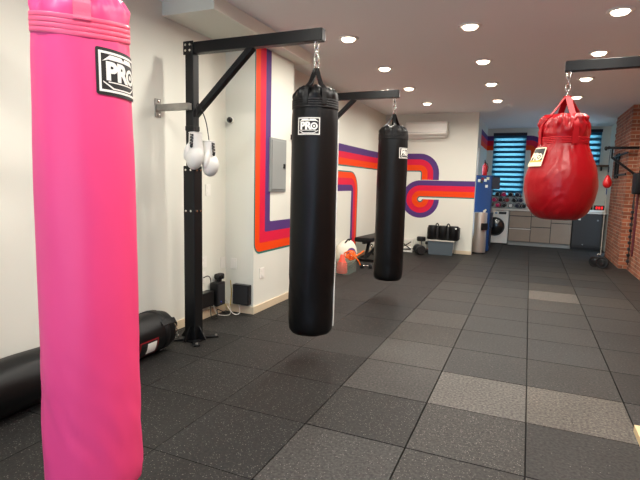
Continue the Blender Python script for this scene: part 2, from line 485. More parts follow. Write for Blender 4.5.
# brick wall and chimney breast
bm = NB(); box(bm, (XR, YF - .1, 0), (XR + .12, 12.2, ZC)); box(bm, (XR, 12.75, 0), (XR + .12, YB + .1, ZC)); box(bm, (XR, 12.2, 2.3), (XR + .12, 12.75, ZC)); struct('wall_right', bm, 'brick', 'exposed brick side wall')
bm = NB(); box(bm, (1.6, 10.32, 0), (XR, 12.1, ZC))
for k in range(12):                                     # toothed brick ends up at the ceiling
    z = ZC - .066 * (k + 1)
    if k % 2: box(bm, (1.6, 12.1, z + .004), (1.7, 12.1 + .05 + .02 * (k % 3), z + .062))
struct('wall_chimney', bm, 'brick', 'projecting brick chimney breast')
bm = NB(); box(bm, (1.70, 12.75, 0), (XR, YB, ZC)); box(bm, (1.70, 12.17, 2.3), (XR, 12.75, ZC)); struct('wall_kitchen_right', bm, 'wall', 'white plaster beside the brick')
bm = NB(); x0, y0, y1, z1, f = XR + .03, 12.2, 12.75, 2.3, .06  # unseen door opening, added so more daylight reaches the kitchen
for lo, hi in (((x0, y0, 0), (x0 + .05, y0 + f, z1)), ((x0, y1 - f, 0), (x0 + .05, y1, z1)), ((x0, y0 + f, z1 - f), (x0 + .05, y1 - f, z1)), ((x0, y0 + f, 0), (x0 + .05, y1 - f, f))): box(bm, lo, hi, .003)
dr = struct('added_door_1', bm, 'gun', 'unseen glazed side door added for kitchen daylight, behind the chimney')
bm = NB(); box(bm, (x0 + .02, y0 + f, f), (x0 + .027, y1 - f, z1 - f)); obj('pane', bm, 'pane', dr)

# shop front behind the viewer: glazed opening that lets daylight in
FW = (-2.6, 1.3, .25, 2.6)
bm = NB()
for lo, hi in (((XL, YF - .12, 0), (FW[0], YF, ZC)), ((FW[1], YF - .12, 0), (XR, YF, ZC)), ((FW[0], YF - .12, 0), (FW[1], YF, FW[2])), ((FW[0], YF - .12, FW[3]), (FW[1], YF, ZC))): box(bm, lo, hi)
struct('wall_front', bm, 'wall', 'street front wall around the shop window')

def window(name, x0, x1, z0, z1, y, n, label):
    bm = NB(); f = .05
    for lo, hi in (((x0, y, z0), (x0 + f, y + .06, z1)), ((x1 - f, y, z0), (x1, y + .06, z1)), ((x0 + f, y, z0), (x1 - f, y + .06, z0 + f)), ((x0 + f, y, z1 - f), (x1 - f, y + .06, z1))): box(bm, lo, hi, .004)
    for k in range(1, n): xx = x0 + (x1 - x0) * k / n; box(bm, (xx - .02, y, z0 + f), (xx + .02, y + .06, z1 - f), .003)
    w = struct(name, bm, 'gun', label)
    bm = NB(); box(bm, (x0 + f, y + .026, z0 + f), (x1 - f, y + .032, z1 - f)); obj('pane', bm, 'pane', w)
    return w
window('window_1', *W1, YB + .04, 1, 'kitchen window behind the wide zebra blind')
window('window_2', *W2, YB + .04, 1, 'small high kitchen window near the brick')
window('window_3', *FW, YF - .09, 3, 'street window')

bm = NB(); f = .04  # guessed side window, added to brighten the kitchen with daylight
for lo, hi in (((KX - .07, KW[0], KW[2]), (KX - .02, KW[0] + f, KW[3])), ((KX - .07, KW[1] - f, KW[2]), (KX - .02, KW[1], KW[3])), ((KX - .07, KW[0] + f, KW[2]), (KX - .02, KW[1] - f, KW[2] + f)), ((KX - .07, KW[0] + f, KW[3] - f), (KX - .02, KW[1] - f, KW[3]))): box(bm, lo, hi, .003)
w4 = struct('added_window_4', bm, 'plastic_white', 'side window added for kitchen daylight, behind the partition')
bm = NB(); box(bm, (KX - .048, KW[0] + f, KW[2] + f), (KX - .042, KW[1] - f, KW[3] - f)); obj('pane', bm, 'pane', w4)

# baseboards
def baseboard(name, lo, hi, label):
    bm = NB(); box(bm, lo, hi, .004); struct(name, bm, 'trimwood', label)
baseboard('baseboard_left', (XL, YF, 0), (XL + .014, PY0 - .014, .085), 'pale baseboard of the long white wall')
baseboard('baseboard_pilaster', (XL + .014, PY0 - .014, 0), (PX + .014, PY0, .085), 'pale baseboard on the pilaster end')
baseboard('baseboard_pilaster_side', (PX, PY0, 0), (PX + .014, PY1, .085), 'pale baseboard along the pilaster')
baseboard('baseboard_far', (XL, PY1, 0), (XL + .014, YP, .085), 'pale baseboard beyond the pilaster')
baseboard('baseboard_partition', (XL + .014, YP - .014, 0), (PXR, YP, .075), 'pale baseboard under the partition')

# ------------------------------------------------------------------ ceiling lights
LX = (-1.87, -.632, .605); LYV = (4.97, 6.36, 7.76, 9.24)
def make_light(loc):
    t = thing('recessed_ceiling_light', '', 'ceiling light', loc, group='recessed ceiling lights')
    bm = NB(); lathe(bm, [(.071, .004), (.074, -.012), (.1, -.014), (.11, -.004), (.11, .0)], 28); obj('trim_ring', bm, 'plastic_white', t, 50)
    bm = NB(); lathe(bm, [(0, -.036), (.04, -.034), (.06, -.028), (.068, -.014), (.07, .004)], 28); obj('diffuser', bm, 'led', t, 50)
    return t
RN = ['nearest row in view', 'second row in view', 'third row in view', 'row closest to the kitchen']
CN = ['above the black bags', 'along the middle of the ceiling', 'toward the brick wall']
L0 = None
for j, y in enumerate((.8, 2.19, 3.58) + LYV):
    for i, x in enumerate(LX):
        if L0 is None: L0 = make_light((x, y, ZC - .002)); o = L0
        else: o = dup(L0, (x, y, ZC - .002))
        o['label'] = ('round downlight ' + CN[i] + ', ' + (RN[j - 3] if j > 2 else 'out of view overhead, row ' + ('one', 'two', 'three')[j]))
        la = bpy.data.lights.new('downlight', 'AREA'); la.shape = 'DISK'; la.size = .12; la.energy = 20; la.color = (1., .96, .875); la.spread = rad(170)
        lo = bpy.data.objects.new('downlight', la); COL.objects.link(lo); lo.location = (x, y, ZC - .042)

# ------------------------------------------------------------------ bag racks
def make_rack(loc, side, label, group='wall braced bag racks', bracket=True, reach=1.215):
    """side=+1: arm points along +x; origin at the foot of the post"""
    t = thing('bag_rack', label, 'bag rack', loc, 0 if side > 0 else pi, group)
    bm = NB(); box(bm, (-.1, -.1, 0), (.1, .1, .01), .003)
    b = obj('base_plate', bm, 'black_steel', t)
    for q in range(4):
        a = pi / 4 + q * pi / 2; d = Vector((cos(a), sin(a), 0))
        bm = NB(); bar(bm, d * .09 + Vector((0, 0, .016)), d * .22 + Vector((0, 0, .007)), .055, .012, .003); fp = obj('foot_plate', bm, 'black_steel', t)
        bm = NB(); c = d * .2; cyl(bm, (c.x, c.y, .014), (c.x, c.y, .026), .012, 6); obj('anchor_bolt', bm, 'raw_steel', fp)
    for sx, sy in ((1, 0), (-1, 0), (0, 1), (0, -1)):
        bm = NB()
        dirv = Vector((sx, sy, 0)); per = Vector((-sy, sx, 0)) * .005
        L = .075
        prism(bm, [(.058, .01), (.058 + L, .01), (.058 + L, .02), (.058, .13)], lambda s, q, e, d=dirv, p=per: d * s + Vector((0, 0, q)) + p * (e * 2 - 1), 1)
        obj('gusset', bm, 'black_steel', t)
    bm = NB(); box(bm, (-.0575, -.0575, .01), (.0575, .0575, 1.56), .006); obj('lower_post', bm, 'black_steel', t)
    bm = NB(); box(bm, (-.041, -.041, 1.56), (.041, .041, 2.5), .006)
    box(bm, (-.044, -.044, 1.86), (.044, .044, 1.9), .003); obj('upper_post', bm, 'black_steel', t)
    for z in (1.525, 1.17):
        for q in (-.022, .022):
            bm = NB(); cyl(bm, (.0575, q * 1.2, z), (.066, q * 1.2, z), .01, 8); obj('post_bolt', bm, 'chrome', t)
            bm = NB(); cyl(bm, (q * 1.2, -.0575, z), (q * 1.2, -.066, z), .01, 8); obj('post_bolt', bm, 'chrome', t)
    bm = NB(); box(bm, (-.055, -.035, 2.5), (reach, .035, 2.592), .005); obj('arm', bm, 'black_steel', t)
    bm = NB(); box(bm, (-.06, -.043, 2.49), (.045, -.035, 2.6), .003); p = obj('corner_plate', bm, 'black_steel', t)
    for x in (-.03, .015):
        for z in (2.522, 2.568):
            bm = NB(); cyl(bm, (x, -.043, z), (x, -.052, z), .011, 6); obj('plate_bolt', bm, 'chrome', p)
    bm = NB(); box(bm, (reach, -.032, 2.503), (reach + .005, .032, 2.589), .002); obj('end_cap', bm, 'gun', t)
    bm = NB(); bar(bm, (.03, 0, 1.99), (.6, 0, 2.51), .05, .06, .005, up=(0, 1, 0)); obj('diagonal_brace', bm, 'black_steel', t)
    if bracket:
        bm = NB(); box(bm, (-.31, -.095, 2.03), (.03, -.045, 2.085), .003)
        bk = obj('wall_bracket', bm, 'raw_steel', t)
        bm = NB(); box(bm, (-.322, -.105, 1.975), (-.312, -.035, 2.135), .003); obj('bracket_plate', bm, 'raw_steel', bk)
        for z in (1.995, 2.115):
            bm = NB(); cyl(bm, (-.312, -.07, z), (-.302, -.07, z), .011, 6); obj('bracket_bolt', bm, 'chrome', bk)
    return t
RKX = -2.718
make_rack((RKX, 3.46, 0), 1, 'black steel rack whose post stands before the pilaster, white gloves hung on it')
make_rack((RKX, 5.93, 0), 1, 'black steel rack mostly hidden, its arm reaching out behind the first black bag', reach=1.172)
make_rack((RKX, 1.33, 0), 1, 'black steel rack carrying the pink bag, mostly out of view')
make_rack((1.438, 5.05, 0), -1, 'black steel arm carrying the round red bag, on the brick side')

# ------------------------------------------------------------------ hanging bags
CAMXY = Vector((0, 0))
def prof_r(prof, z):
    for (r0, z0), (r1, z1) in zip(prof, prof[1:]):
        if z0 <= z <= z1 and z1 > z0: return r0 + (r1 - r0) * (z - z0) / (z1 - z0)
    return prof[-1][0]

def chain_hanger(t, z_top, z_ring, r=.007):
    """shackle, oval links, snap hook and ring from the arm down to the straps"""
    bm = NB(); L = z_top - z_ring; torus(bm, (0, 0, z_ring + .028), .03, .007, (1, 0, 0)); h = obj('hanger_ring', bm, 'chrome', t, 80)
    bm = NB(); z0 = z_ring + .05; n = max(2, int((z_top - z0) / .042)); st = (z_top - z0) / n
    for k in range(n): torus(bm, (0, 0, z0 + st * (k + .5)), st * .62, .007, (1, 0, 0) if k % 2 else (0, 1, 0), 16, 6, .55)
    obj('chain', bm, 'chrome', t, 80)
    return h

def strap_strip(bm, pts, w, th, side):
    """flat webbing along pts; side: direction of its width"""
    pts = [Vector(p) for p in pts]; n = len(pts); s = Vector(side).normalized(); R = []
    for i, p in enumerate(pts):
        tt = (pts[min(i + 1, n - 1)] - pts[max(i - 1, 0)]).normalized(); nn = tt.cross(s).normalized()
        R.append([bm.verts.new(p + s * a * w / 2 + nn * b * th / 2) for a, b in ((-1, -1), (1, -1), (1, 1), (-1, 1))])
    for i in range(n - 1):
        for k in range(4): bm.faces.new((R[i][k], R[i][(k + 1) % 4], R[i + 1][(k + 1) % 4], R[i + 1][k]))
    bm.faces.new(list(reversed(R[0]))); bm.faces.new(R[-1])
    bmesh.ops.recalc_face_normals(bm, faces=bm.faces[:])

def patch(t, prof, th0, z0, w, h, style, tilt=0., bg='patch_black', fg='patch_white', off=0.):
    def place(s, q, e):
        s, q = s * cos(tilt) - q * sin(tilt), s * sin(tilt) + q * cos(tilt)
        dz = .01; sl = (prof_r(prof, z0 + dz) - prof_r(prof, z0 - dz)) / (2 * dz)
        z = z0 + q / math.hypot(1, sl); r = prof_r(prof, z) + e + off; a = th0 + s / prof_r(prof, z0)
        return Vector((r * cos(a), r * sin(a), z))
    def grid_poly(bm, pts, e):
        A = [bm.verts.new((s, q, 0)) for s, q in pts]; f = bm.faces.new(A)
        bmesh.ops.triangulate(bm, faces=[f])
    def flush(name, bm, e, m, parent, cut=True):
        if cut:
            for k in range(-15, 16):
                bmesh.ops.bisect_plane(bm, geom=bm.verts[:] + bm.edges[:] + bm.faces[:], plane_co=(k * w / 16, 0, 0), plane_no=(1, 0, 0))
                if k % 3 == 0: bmesh.ops.bisect_plane(bm, geom=bm.verts[:] + bm.edges[:] + bm.faces[:], plane_co=(0, k * h / 30, 0), plane_no=(0, 1, 0))
        for v in bm.verts: v.co = place(v.co.x, v.co.y, e)
        c = place(0, 0, 0); n = Vector((c.x, c.y, 0))
        bm.normal_update()
        for f in bm.faces:
            if f.normal.dot(n) < 0: f.normal_flip()
        return obj(name, bm, m, parent)
    bm = NB(); grid_poly(bm, rrect(-w / 2, -h / 2, w / 2, h / 2, .008), 0); P = flush('logo_patch', bm, .004, bg, t)
    if style == 'yellow':
        bm = NB(); grid_poly(bm, [(-w * .44, -h * .27), (w * .44, -h * .27), (w * .44, h * .45), (-w * .44, h * .45)], 0); flush('logo_field', bm, .0046, 'patch_black', P)
    bm = NB()
    def frame(x, y, k):
        for x0, y0, x1, y1 in ((-x, y - k, x, y), (-x, -y, x, -y + k), (-x, -y + k, -x + k, y - k), (x - k, -y + k, x, y - k)): grid_poly(bm, [(x0, y0), (x1, y0), (x1, y1), (x0, y1)], 0)
    if style != 'yellow': frame(w * .455, h * .43, h * .05)
    # two chevron shapes above and below the letters
    for sg in (1, -1) if style != 'yellow' else ():
        pts = [(-w * .4, h * .21), (-w * .26, h * .36), (-w * .02, h * .36), (w * .03, h * .3), (w * .06, h * .36), (w * .26, h * .36), (w * .4, h * .21), (w * .3, h * .26)] if sg > 0 else [(-w * .39, -h * .2), (-w * .2, -h * .33), (w * .2, -h * .33), (w * .39, -h * .2), (w * .39, -h * .23), (w * .22, -h * .36), (-w * .22, -h * .36), (-w * .39, -h * .23)]
        if sg > 0: pts = pts + [(-w * .3, h * .26)]
        grid_poly(bm, pts, 0)
    grid_poly(bm, [(-w * .3, -h * .2), (w * .3, -h * .2), (w * .3, -h * .225), (-w * .3, -h * .225)], 0)
    flush('logo_border', bm, .0052, fg, P)
    if style == 'yellow':
        bm = NB(); grid_poly(bm, [(-w * .42, -h * .27), (w * .42, -h * .27), (w * .42, -h * .18), (-w * .42, -h * .18)], 0); flush('logo_line', bm, .0058, 'patch_yellow', P)
    me = text_mesh('PR', h * .52, h * .026); bm = NB(); bm.from_mesh(me); bpy.data.meshes.remove(me)
    for v in bm.verts: v.co.x -= w * .12; v.co.y -= h * .0
    # the O is a ring with a dot in it
    for r0, r1 in ((h * .105, h * .18), (0, h * .055)):
        n = 24; c = Vector((w * .225, 0))
        for k in range(n):
            a, b = 2 * pi * k / n, 2 * pi * (k + 1) / n
            q = [(c.x + r1 * cos(a), r1 * sin(a)), (c.x + r1 * cos(b), r1 * sin(b))]
            q += [(c.x + r0 * cos(b), r0 * sin(b)), (c.x + r0 * cos(a), r0 * sin(a))] if r0 else [(c.x, 0)]
            bm.faces.new([bm.verts.new((*p, 0)) for p in q])
    flush('logo_letters', bm, .0064, fg, P)
    return P

def make_heavy_bag(loc, z0, z1, R, m, m2, label, face, strap_a=0., patch_off=0., seam=None, zring=None, patch_dz=.15, seed=0, taper=1., tip=0., strap_w=.036, strap_end=.045, pw=.185, straps=(0, pi / 2, pi, -pi / 2), group='hanging cylinder bags', ztop=2.5):
    """z0 bottom, z1 top of the collar; face: direction towards the viewer"""
    x, y, _ = loc
    t = thing('heavy_bag', label, 'punching bag', loc, 0, group)
    prof = resample([(0, z0), (R * .6, z0 - .002), (R * .86, z0 + .008), (R * .965, z0 + .035), (R, z0 + .09), (R * 1.01, z0 + .5), (R * (1 + taper) / 2, z1 - .45), (R * .985 * taper, z1 - .12), (R * .97 * taper, z1 - .06), (R * .97 * taper, z1)], .025)
    R0 = R; TI = lambda p: p + Vector((0, 0, -tip * max(0, min(1, (p.z - z1 + .3) / .2)) * (p.x * cos(face) + p.y * sin(face)) / (R0 * taper)))
    def bend(bm):
        if tip:
            for v in bm.verts: v.co = TI(v.co)
    def dsp(a, z, r):
        if r < R * .7: return 0
        v = Vector((cos(a) * 1.3, sin(a) * 1.3, z * 1.7 + seed)); d = .005 * noise.noise(v * 1.6)
        lo = max(0, 1 - abs(z - z0 - .25) / .5)
        d += .007 * lo * noise.noise(Vector((cos(a) * 2, sin(a) * 2, z * 12 + a * 3 + seed)))
        up = max(0, 1 - (z1 - z) / .4)
        d += .005 * up * noise.noise(Vector((cos(a) * 7, sin(a) * 7, z * 2.5 + seed)))
        return d
    bm = NB(); lathe(bm, prof, 72, dsp); bend(bm); obj('body', bm, m, t, 60)
    R = R * taper
    # stitched collar
    cp = []; n = 4
    for k in range(n):
        za = z1 - .068 + .068 * k / n; cp += [(R * .985 + .001, za), (R * .985 + .0026, za + .002), (R * .985 + .0026, za + .015), (R * .985 + .001, za + .017)]
    bm = NB(); lathe(bm, cp, 72); bend(bm); obj('collar', bm, m2, t, 60)
    # gathered top with folds
    def fold(a, z, r):
        k = (z - z1) / .1
        return max(0, min(k, 1.2)) * (.007 * sin(9 * a + seed) + .045 * noise.noise(Vector((cos(a) * 3.4, sin(a) * 3.4, z * 9 + seed))) + .022 * noise.noise(Vector((cos(a) * 8, sin(a) * 8, z * 18 + seed))))
    bm = NB(); lathe(bm, resample([(R * .97, z1 - .01), (R * .98, z1 + .02), (R * .95, z1 + .045), (R * .8, z1 + .078), (R * .56, z1 + .1), (R * .38, z1 + .09), (R * .2, z1 + .03), (0, z1)], .012), 110, fold); bend(bm); obj('gathered_top', bm, m, t, 70)
    zr = zring or z1 + .27
    for k in range(4):
        a = face + strap_a + straps[k]; d = Vector((cos(a), sin(a), 0)); s = Vector((-sin(a), cos(a), 0))
        pts = smooth_path([d * .012 + Vector((0, 0, zr + .004)), d * R * .5 + Vector((0, 0, z1 + (zr - z1) * .56)), d * (R * .93) + Vector((0, 0, z1 + .075)), d * (R + .001) + Vector((0, 0, z1 + .0)), d * (R + .0035) + Vector((0, 0, z1 - strap_end * .6)), d * (R + .0035) + Vector((0, 0, z1 - strap_end))], 5)
        bm = NB(); strap_strip(bm, pts, strap_w, .006, s); bend(bm); obj('strap', bm, m2, t)
    chain_hanger(t, ztop, zr)
    patch(t, prof, face + patch_off, z1 - patch_dz, pw, pw * .78, '')
    if seam is not None:
        a = face + seam; bm = NB(); pts = [((prof_r(prof, z) + .004) * cos(a), (prof_r(prof, z) + .004) * sin(a), z) for z in [z0 + .06 + (z1 - z0 - .2) * k / 30 for k in range(31)]]
        tube(bm, pts, .0065, 6); obj('seam_piping', bm, 'patch_white', t, 60)
    return t

def facing(x, y): return math.atan2(-y, -x)
bx, by = -1.556, 3.43 + .03
make_heavy_bag((bx, by, 0), .242, 2.06, .179, 'vinyl_black', 'vinyl_black2', 'tall black hanging bag with white lettered patch, nearer of the two black bags', facing(bx, by), strap_a=0, straps=(-.42, .36, pi - .5, pi + .5), patch_off=-.27, seam=1.42, zring=2.3, patch_dz=.205)
bx, by = -1.598, 5.93
make_heavy_bag((bx, by, 0), .235, 2.06, .184, 'vinyl_black', 'vinyl_black2', 'tall black hanging bag farther back, beside the air conditioner', facing(bx, by), strap_a=0, straps=(-.75, .1, pi - .6, pi + .1), patch_off=.9, zring=2.3, patch_dz=.235, seed=4)
bx, by = -1.54, 1.33
make_heavy_bag((bx, by, 0), .19, 2.01, .178, 'vinyl_pink', 'vinyl_pink2', 'large hot pink hanging bag close to the viewer', facing(bx, by), strap_a=0, straps=(.02, pi / 2 + .6, pi, -pi / 2 - .6), patch_off=.86, zring=2.28, patch_dz=.205, seed=9, strap_w=.055, strap_end=.012, pw=.205, taper=.93, tip=.035)

def make_red_bag(loc):
    x, y, _ = loc; f = facing(x, y)
    t = thing('wrecking_ball_bag', 'fat round red hanging bag with gathered top', 'punching bag', loc, 0)
    key = [(0, 1.15), (.12, 1.152), (.2, 1.165), (.27, 1.215), (.32, 1.29), (.348, 1.375), (.358, 1.47), (.348, 1.565), (.318, 1.66), (.275, 1.755), (.243, 1.836), (.236, 1.9)]
    key = [(a * .87, b) for a, b in key]
    prof = [tuple(p) for p in smooth_path([Vector((a, b, 0)) for a, b in key], 5)]; prof = [(max(p[0], 0) if i else 0, p[1]) for i, p in enumerate(prof)]
    def dsp(a, z, r):
        if r < .1: return 0
        g = max(0, math.cos(((a - f + .35 + pi) % (2 * pi)) - pi)) ** 6
        d = .006 * noise.noise(Vector((cos(a) * 3, sin(a) * 3, z * 4)))
        d += g * .009 * noise.noise(Vector((a * 2.2, z * 24 + 2 * sin(a * 5), 3.))) + .004 * noise.noise(Vector((cos(a) * 9, sin(a) * 9, z * 12)))
        d += .01 * max(0, (z - 1.72) / .18) * noise.noise(Vector((cos(a) * 8, sin(a) * 8, z * 4)))
        return d
    bm = NB(); lathe(bm, prof, 96, dsp); obj('body', bm, 'vinyl_red', t, 70)
    cp = []
    for k in range(4):
        za = 1.845 + .06 * k / 4; cp += [(.208, za), (.212, za + .003), (.212, za + .012), (.208, za + .015)]
    bm = NB(); lathe(bm, cp, 72); obj('collar', bm, 'vinyl_red2', t, 60)
    def fold(a, z, r):
        k = max(0, (z - 1.9) / .12)
        return min(k, 1) * (.006 * sin(8 * a) + .05 * noise.noise(Vector((cos(a) * 3, sin(a) * 3, z * 7))) + .028 * noise.noise(Vector((cos(a) * 7, sin(a) * 7, z * 15))))
    bm = NB(); lathe(bm, resample([(.205, 1.895), (.21, 1.95), (.208, 2.02), (.185, 2.08), (.14, 2.115), (.08, 2.12), (.05, 2.06), (0, 2.0)], .012), 120, fold); obj('gathered_top', bm, 'vinyl_red', t, 70)
    zr = 2.285
    for k in range(4):
        a = f + .42 + k * pi / 2; d = Vector((cos(a), sin(a), 0)); s = Vector((-sin(a), cos(a), 0))
        pts = smooth_path([d * .014 + Vector((0, 0, zr)), d * .115 + Vector((0, 0, 2.135)), d * .205 + Vector((0, 0, 2.03)), d * .218 + Vector((0, 0, 1.96)), d * .217 + Vector((0, 0, 1.86)), d * .216 + Vector((0, 0, 1.84))], 6)
        bm = NB(); strap_strip(bm, pts, .055, .006, s); obj('strap', bm, 'vinyl_red2', t)
    chain_hanger(t, 2.5, zr)
    patch(t, prof, f - .95, 1.725, .18, .185, 'yellow', tilt=.0, bg='patch_cream', fg='patch_cream', off=.012)
    return t
make_red_bag((.255, 5.05, 0))

# bag lying along the wall
t = thing('heavy_bag', 'black bag lying on the floor along the white wall behind the pink bag', 'punching bag', (-2.82, 1.26, .172), 0)
R = .168
RM = Matrix.Rotation(-pi / 2, 4, 'X')                   # local z -> world y
prof = resample([(0, 0), (R * .8, .0), (R * .96, .03), (R, .08), (R * 1.01, .9), (R, 1.8), (R * .97, 1.86), (R * .9, 1.9), (R * .72, 1.93), (R * .3, 1.9), (0, 1.88)], .03)
bm = NB(); lathe(bm, prof, 56, lambda a, z, r: .006 * noise.noise(Vector((cos(a) * 2, sin(a) * 2, z * 4))) if r > .1 else 0, mx=RM)
obj('body', bm, 'vinyl_black', t, 60)
bm = NB(); lathe(bm, [(R * 1.0, 1.76), (R * 1.03, 1.765), (R * 1.03, 1.81), (R * .99, 1.815)], 56, mx=RM); obj('collar', bm, 'vinyl_black2', t, 60)
for k in range(4):
    a = .6 + k * pi / 2; d = Vector((cos(a), 0, sin(a))); s = Vector((-sin(a), 0, cos(a)))
    bm = NB(); strap_strip(bm, smooth_path([d * (R * 1.035) + Vector((0, 1.74, 0)), d * (R * 1.03) + Vector((0, 1.83, 0)), d * R * .85 + Vector((0, 1.93, 0)), d * .05 + Vector((.05, 1.97, .0))], 5), .045, .006, s); obj('strap', bm, 'vinyl_black2', t)
bm = NB(); torus(bm, (.06, 1.975, .0), .028, .005, (0, 1, .3)); torus(bm, (.1, 1.96, -.03), .022, .004, (1, .2, 0)); torus(bm, (.115, 1.95, -.07), .022, .004, (0, 1, 0)); obj('hanger_ring', bm, 'chrome', t, 80)
# red edged white label curved on its side
bm = NB()
def lay(s, q, e, a0=rad(-20)):
    a = a0 + q / R; r = R + .0045 + e; return Vector((r * cos(a), 1.57 + s, r * sin(a)))
def cyl_quad(bm, s0, q0, s1, q1, e, n=6):
    for k in range(n):
        qa, qb = q0 + (q1 - q0) * k / n, q0 + (q1 - q0) * (k + 1) / n
        bm.faces.new([bm.verts.new(lay(*p, e)) for p in ((s0, qa), (s1, qa), (s1, qb), (s0, qb))])
cyl_quad(bm, -.1, -.07, .1, .07, 0); P = obj('label', bm, 'maroon', t)
bm = NB(); cyl_quad(bm, -.09, -.06, .09, .06, .001); obj('label_face', bm, 'patch_black', P)
bm = NB(); cyl_quad(bm, -.02, -.045, .08, .048, .002); obj('label_print', bm, 'patch_white', P)

# ------------------------------------------------------------------ boxing gloves
def glove_mesh(parts=True):
    bm = NB()
    ball(bm, (.004, -.014, -.185), (.066, .06, .085), 18, rot=Matrix.Rotation(.25, 3, 'Y')); ball(bm, (0, .01, -.125), (.062, .05, .09), 18)
    ball(bm, (-.05, -.028, -.14), (.026, .03, .066), 14, rot=Matrix.Rotation(.22, 3, 'Y'))
    tube(bm, [(0, .004, -.13), (0, .004, -.06), (0, .004, 0)], [.056, .05, .049], 18)
    return bm
def make_glove(loc, rz, label, m='glove_white', group='gloves hung on the rack', s=1., tiltx=0., detail=True, name='boxing_glove'):
    t = thing(name, label, 'boxing glove', loc, rz, group); t.rotation_euler = (tiltx, 0, rz); t.scale = (s, s, s)
    b = obj('body', glove_mesh(), m, t, 80)
    md = b.modifiers.new('skin', 'REMESH'); md.mode = 'VOXEL'; md.voxel_size = .007; md.use_smooth_shade = True
    ms = b.modifiers.new('soft', 'SMOOTH'); ms.factor = .5; ms.iterations = 6
    if detail:
        bm = NB(); torus(bm, (0, .004, .0), .046, .005, (0, 0, 1), 20, 8); obj('cuff_rim', bm, m, t, 80)
        bm = NB(); ps = []
        for k in range(8): ps.append((.012 * (1 if k % 2 else -1), -.049 - .0085 * (1 if k > 4 else 0), -.012 - k * .011))
        tube(bm, ps, .0035, 6)
        for k in range(7): cyl(bm, (-.013, -.049 - .008 * k / 7, -.016 - k * .011), (.013, -.049 - .008 * k / 7, -.016 - k * .011), .003, 6)
        ball(bm, (0, -.056, -.098), (.012, .008, .014), 10)
        obj('lacing', bm, 'lace', t, 80)
    return t
g1 = make_glove((-2.565, 3.30, 1.825), rad(8), 'white boxing glove with black lacing, hung against the rack post', s=1.12)
g2 = make_glove((-2.515, 3.42, 1.765), rad(75), 'white boxing glove turned sideways, hanging just off the post beside its mate', s=1.1)
# the cord both gloves hang by
bm = NB()
tube(bm, smooth_path([(-2.565, 3.30, 1.825), (-2.58, 3.34, 1.97), (-2.635, 3.41, 2.06), (-2.60, 3.40, 2.07), (-2.54, 3.41, 1.93), (-2.515, 3.42, 1.765)], 6), .0045, 6)
tag(obj('glove_cord', bm, 'lace', None, 80), 'black cord joining the two white gloves over the rack brace', 'cord')

# ------------------------------------------------------------------ fittings on the white wall and pilaster
t = thing('breaker_panel', 'grey electrical panel on the pilaster beside the rainbow stripe', 'electrical panel', (PX, 4.925, 1.63))
bm = NB(); box(bm, (0, -.19, -.3), (.02, .19, .3), .004); obj('housing', bm, 'panel_grey', t)
bm = NB(); box(bm, (.021, -.165, -.275), (.03, .165, .275), .004); d = obj('door', bm, 'panel_grey', t)
bm = NB(); box(bm, (.03, .1, -.03), (.042, .135, .02), .003); obj('latch', bm, 'plastic_black', d)

def plate(loc, ax, label, name='outlet_plate', cat='outlet', hole=True, w=.075, h=.118):
    t = thing(name, label, cat, loc, 0, 'outlet and switch plates'); bm = NB()
    if ax == 'x': box(bm, (0, -w / 2, -h / 2), (.007, w / 2, h / 2), .002)
    else: box(bm, (-w / 2, -.007, -h / 2), (w / 2, 0, h / 2), .002)
    obj('cover', bm, 'plastic_white', t)
    if hole:
        for z in (-.026, .026):
            bm = NB()
            if ax == 'x': box(bm, (.007, -.017, z - .014), (.0095, .017, z + .014), .001)
            else: box(bm, (-.017, -.0095, z - .014), (.017, -.007, z + .014), .001)
            obj('socket', bm, 'plastic_white', t)
    return t
plate((XL, 4.11, 1.34), 'x', 'white switch plate high on the wall beside the hanging gloves', 'switch_plate', 'switch')
plate((XL, 4.04, .6), 'x', 'upper white outlet plate just beyond the rack post')
plate((XL, 4.02, .44), 'x', 'lower white outlet plate just beyond the rack post')
plate((XL, 4.37, .55), 'x', 'white outlet plate over the black speaker, near the wall corner')
plate((-2.93, PY0, .54), 'y', 'white outlet plate above the black box on the pilaster end')
plate((PX, 4.6, .43), 'x', 'white outlet plate under the rainbow stripe on the pilaster', w=.1)

t = thing('door_sensor', 'tiny black sensor on the far edge of the pilaster above the grey panel', 'sensor', (PX, 5.27, 1.98))
bm = NB(); box(bm, (0, -.02, -.03), (.022, .02, .03), .004); obj('casing', bm, 'plastic_black', t)
bm = NB(); box(bm, (.022, -.008, -.01), (.025, .008, .01), .001); obj('lens', bm, 'gun', t)
t = thing('security_camera', 'small black dome camera in the corner beside the pilaster', 'camera', (-2.965, PY0, 2.08))
bm = NB(); cyl(bm, (0, 0, 0), (0, -.02, 0), .03, 24); obj('mount', bm, 'plastic_white', t, 50)
bm = NB(); ball(bm, (0, -.035, 0), .031); obj('dome', bm, 'glass_black', t, 80)

t = thing('speaker_box', 'black box fixed low on the pilaster end', 'wall box', (-2.80, PY0, .215))
bm = NB(); box(bm, (-.1, -.07, -.11), (.1, -.002, .11), .006); obj('body', bm, 'plastic_black', t)
bm = NB(); box(bm, (-.088, -.073, -.098), (.088, -.07, .098), .001); obj('grille', bm, 'gun', t)
t = thing('speaker_box', 'tall black speaker against the wall above tangled wires', 'speaker', (XL + .06, 4.19, .25))
bm = NB(); box(bm, (-.045, -.075, -.13), (.05, .075, .12), .008); obj('body', bm, 'plastic_black', t)
bm = NB(); box(bm, (.05, -.06, -.11), (.056, .06, .1), .002); g = obj('grille', bm, 'gun', t)
bm = NB(); ball(bm, (.056, -.01, -.085), (.003, .006, .006), 10); obj('power_light', bm, mat('blue pilot light', (30, 40, 120), .4, emit=(60, 80, 255), estr=1.), g)
t = thing('security_camera', 'small black gadget sitting on top of the tall black speaker', 'camera', (XL + .06, 4.22, .372))
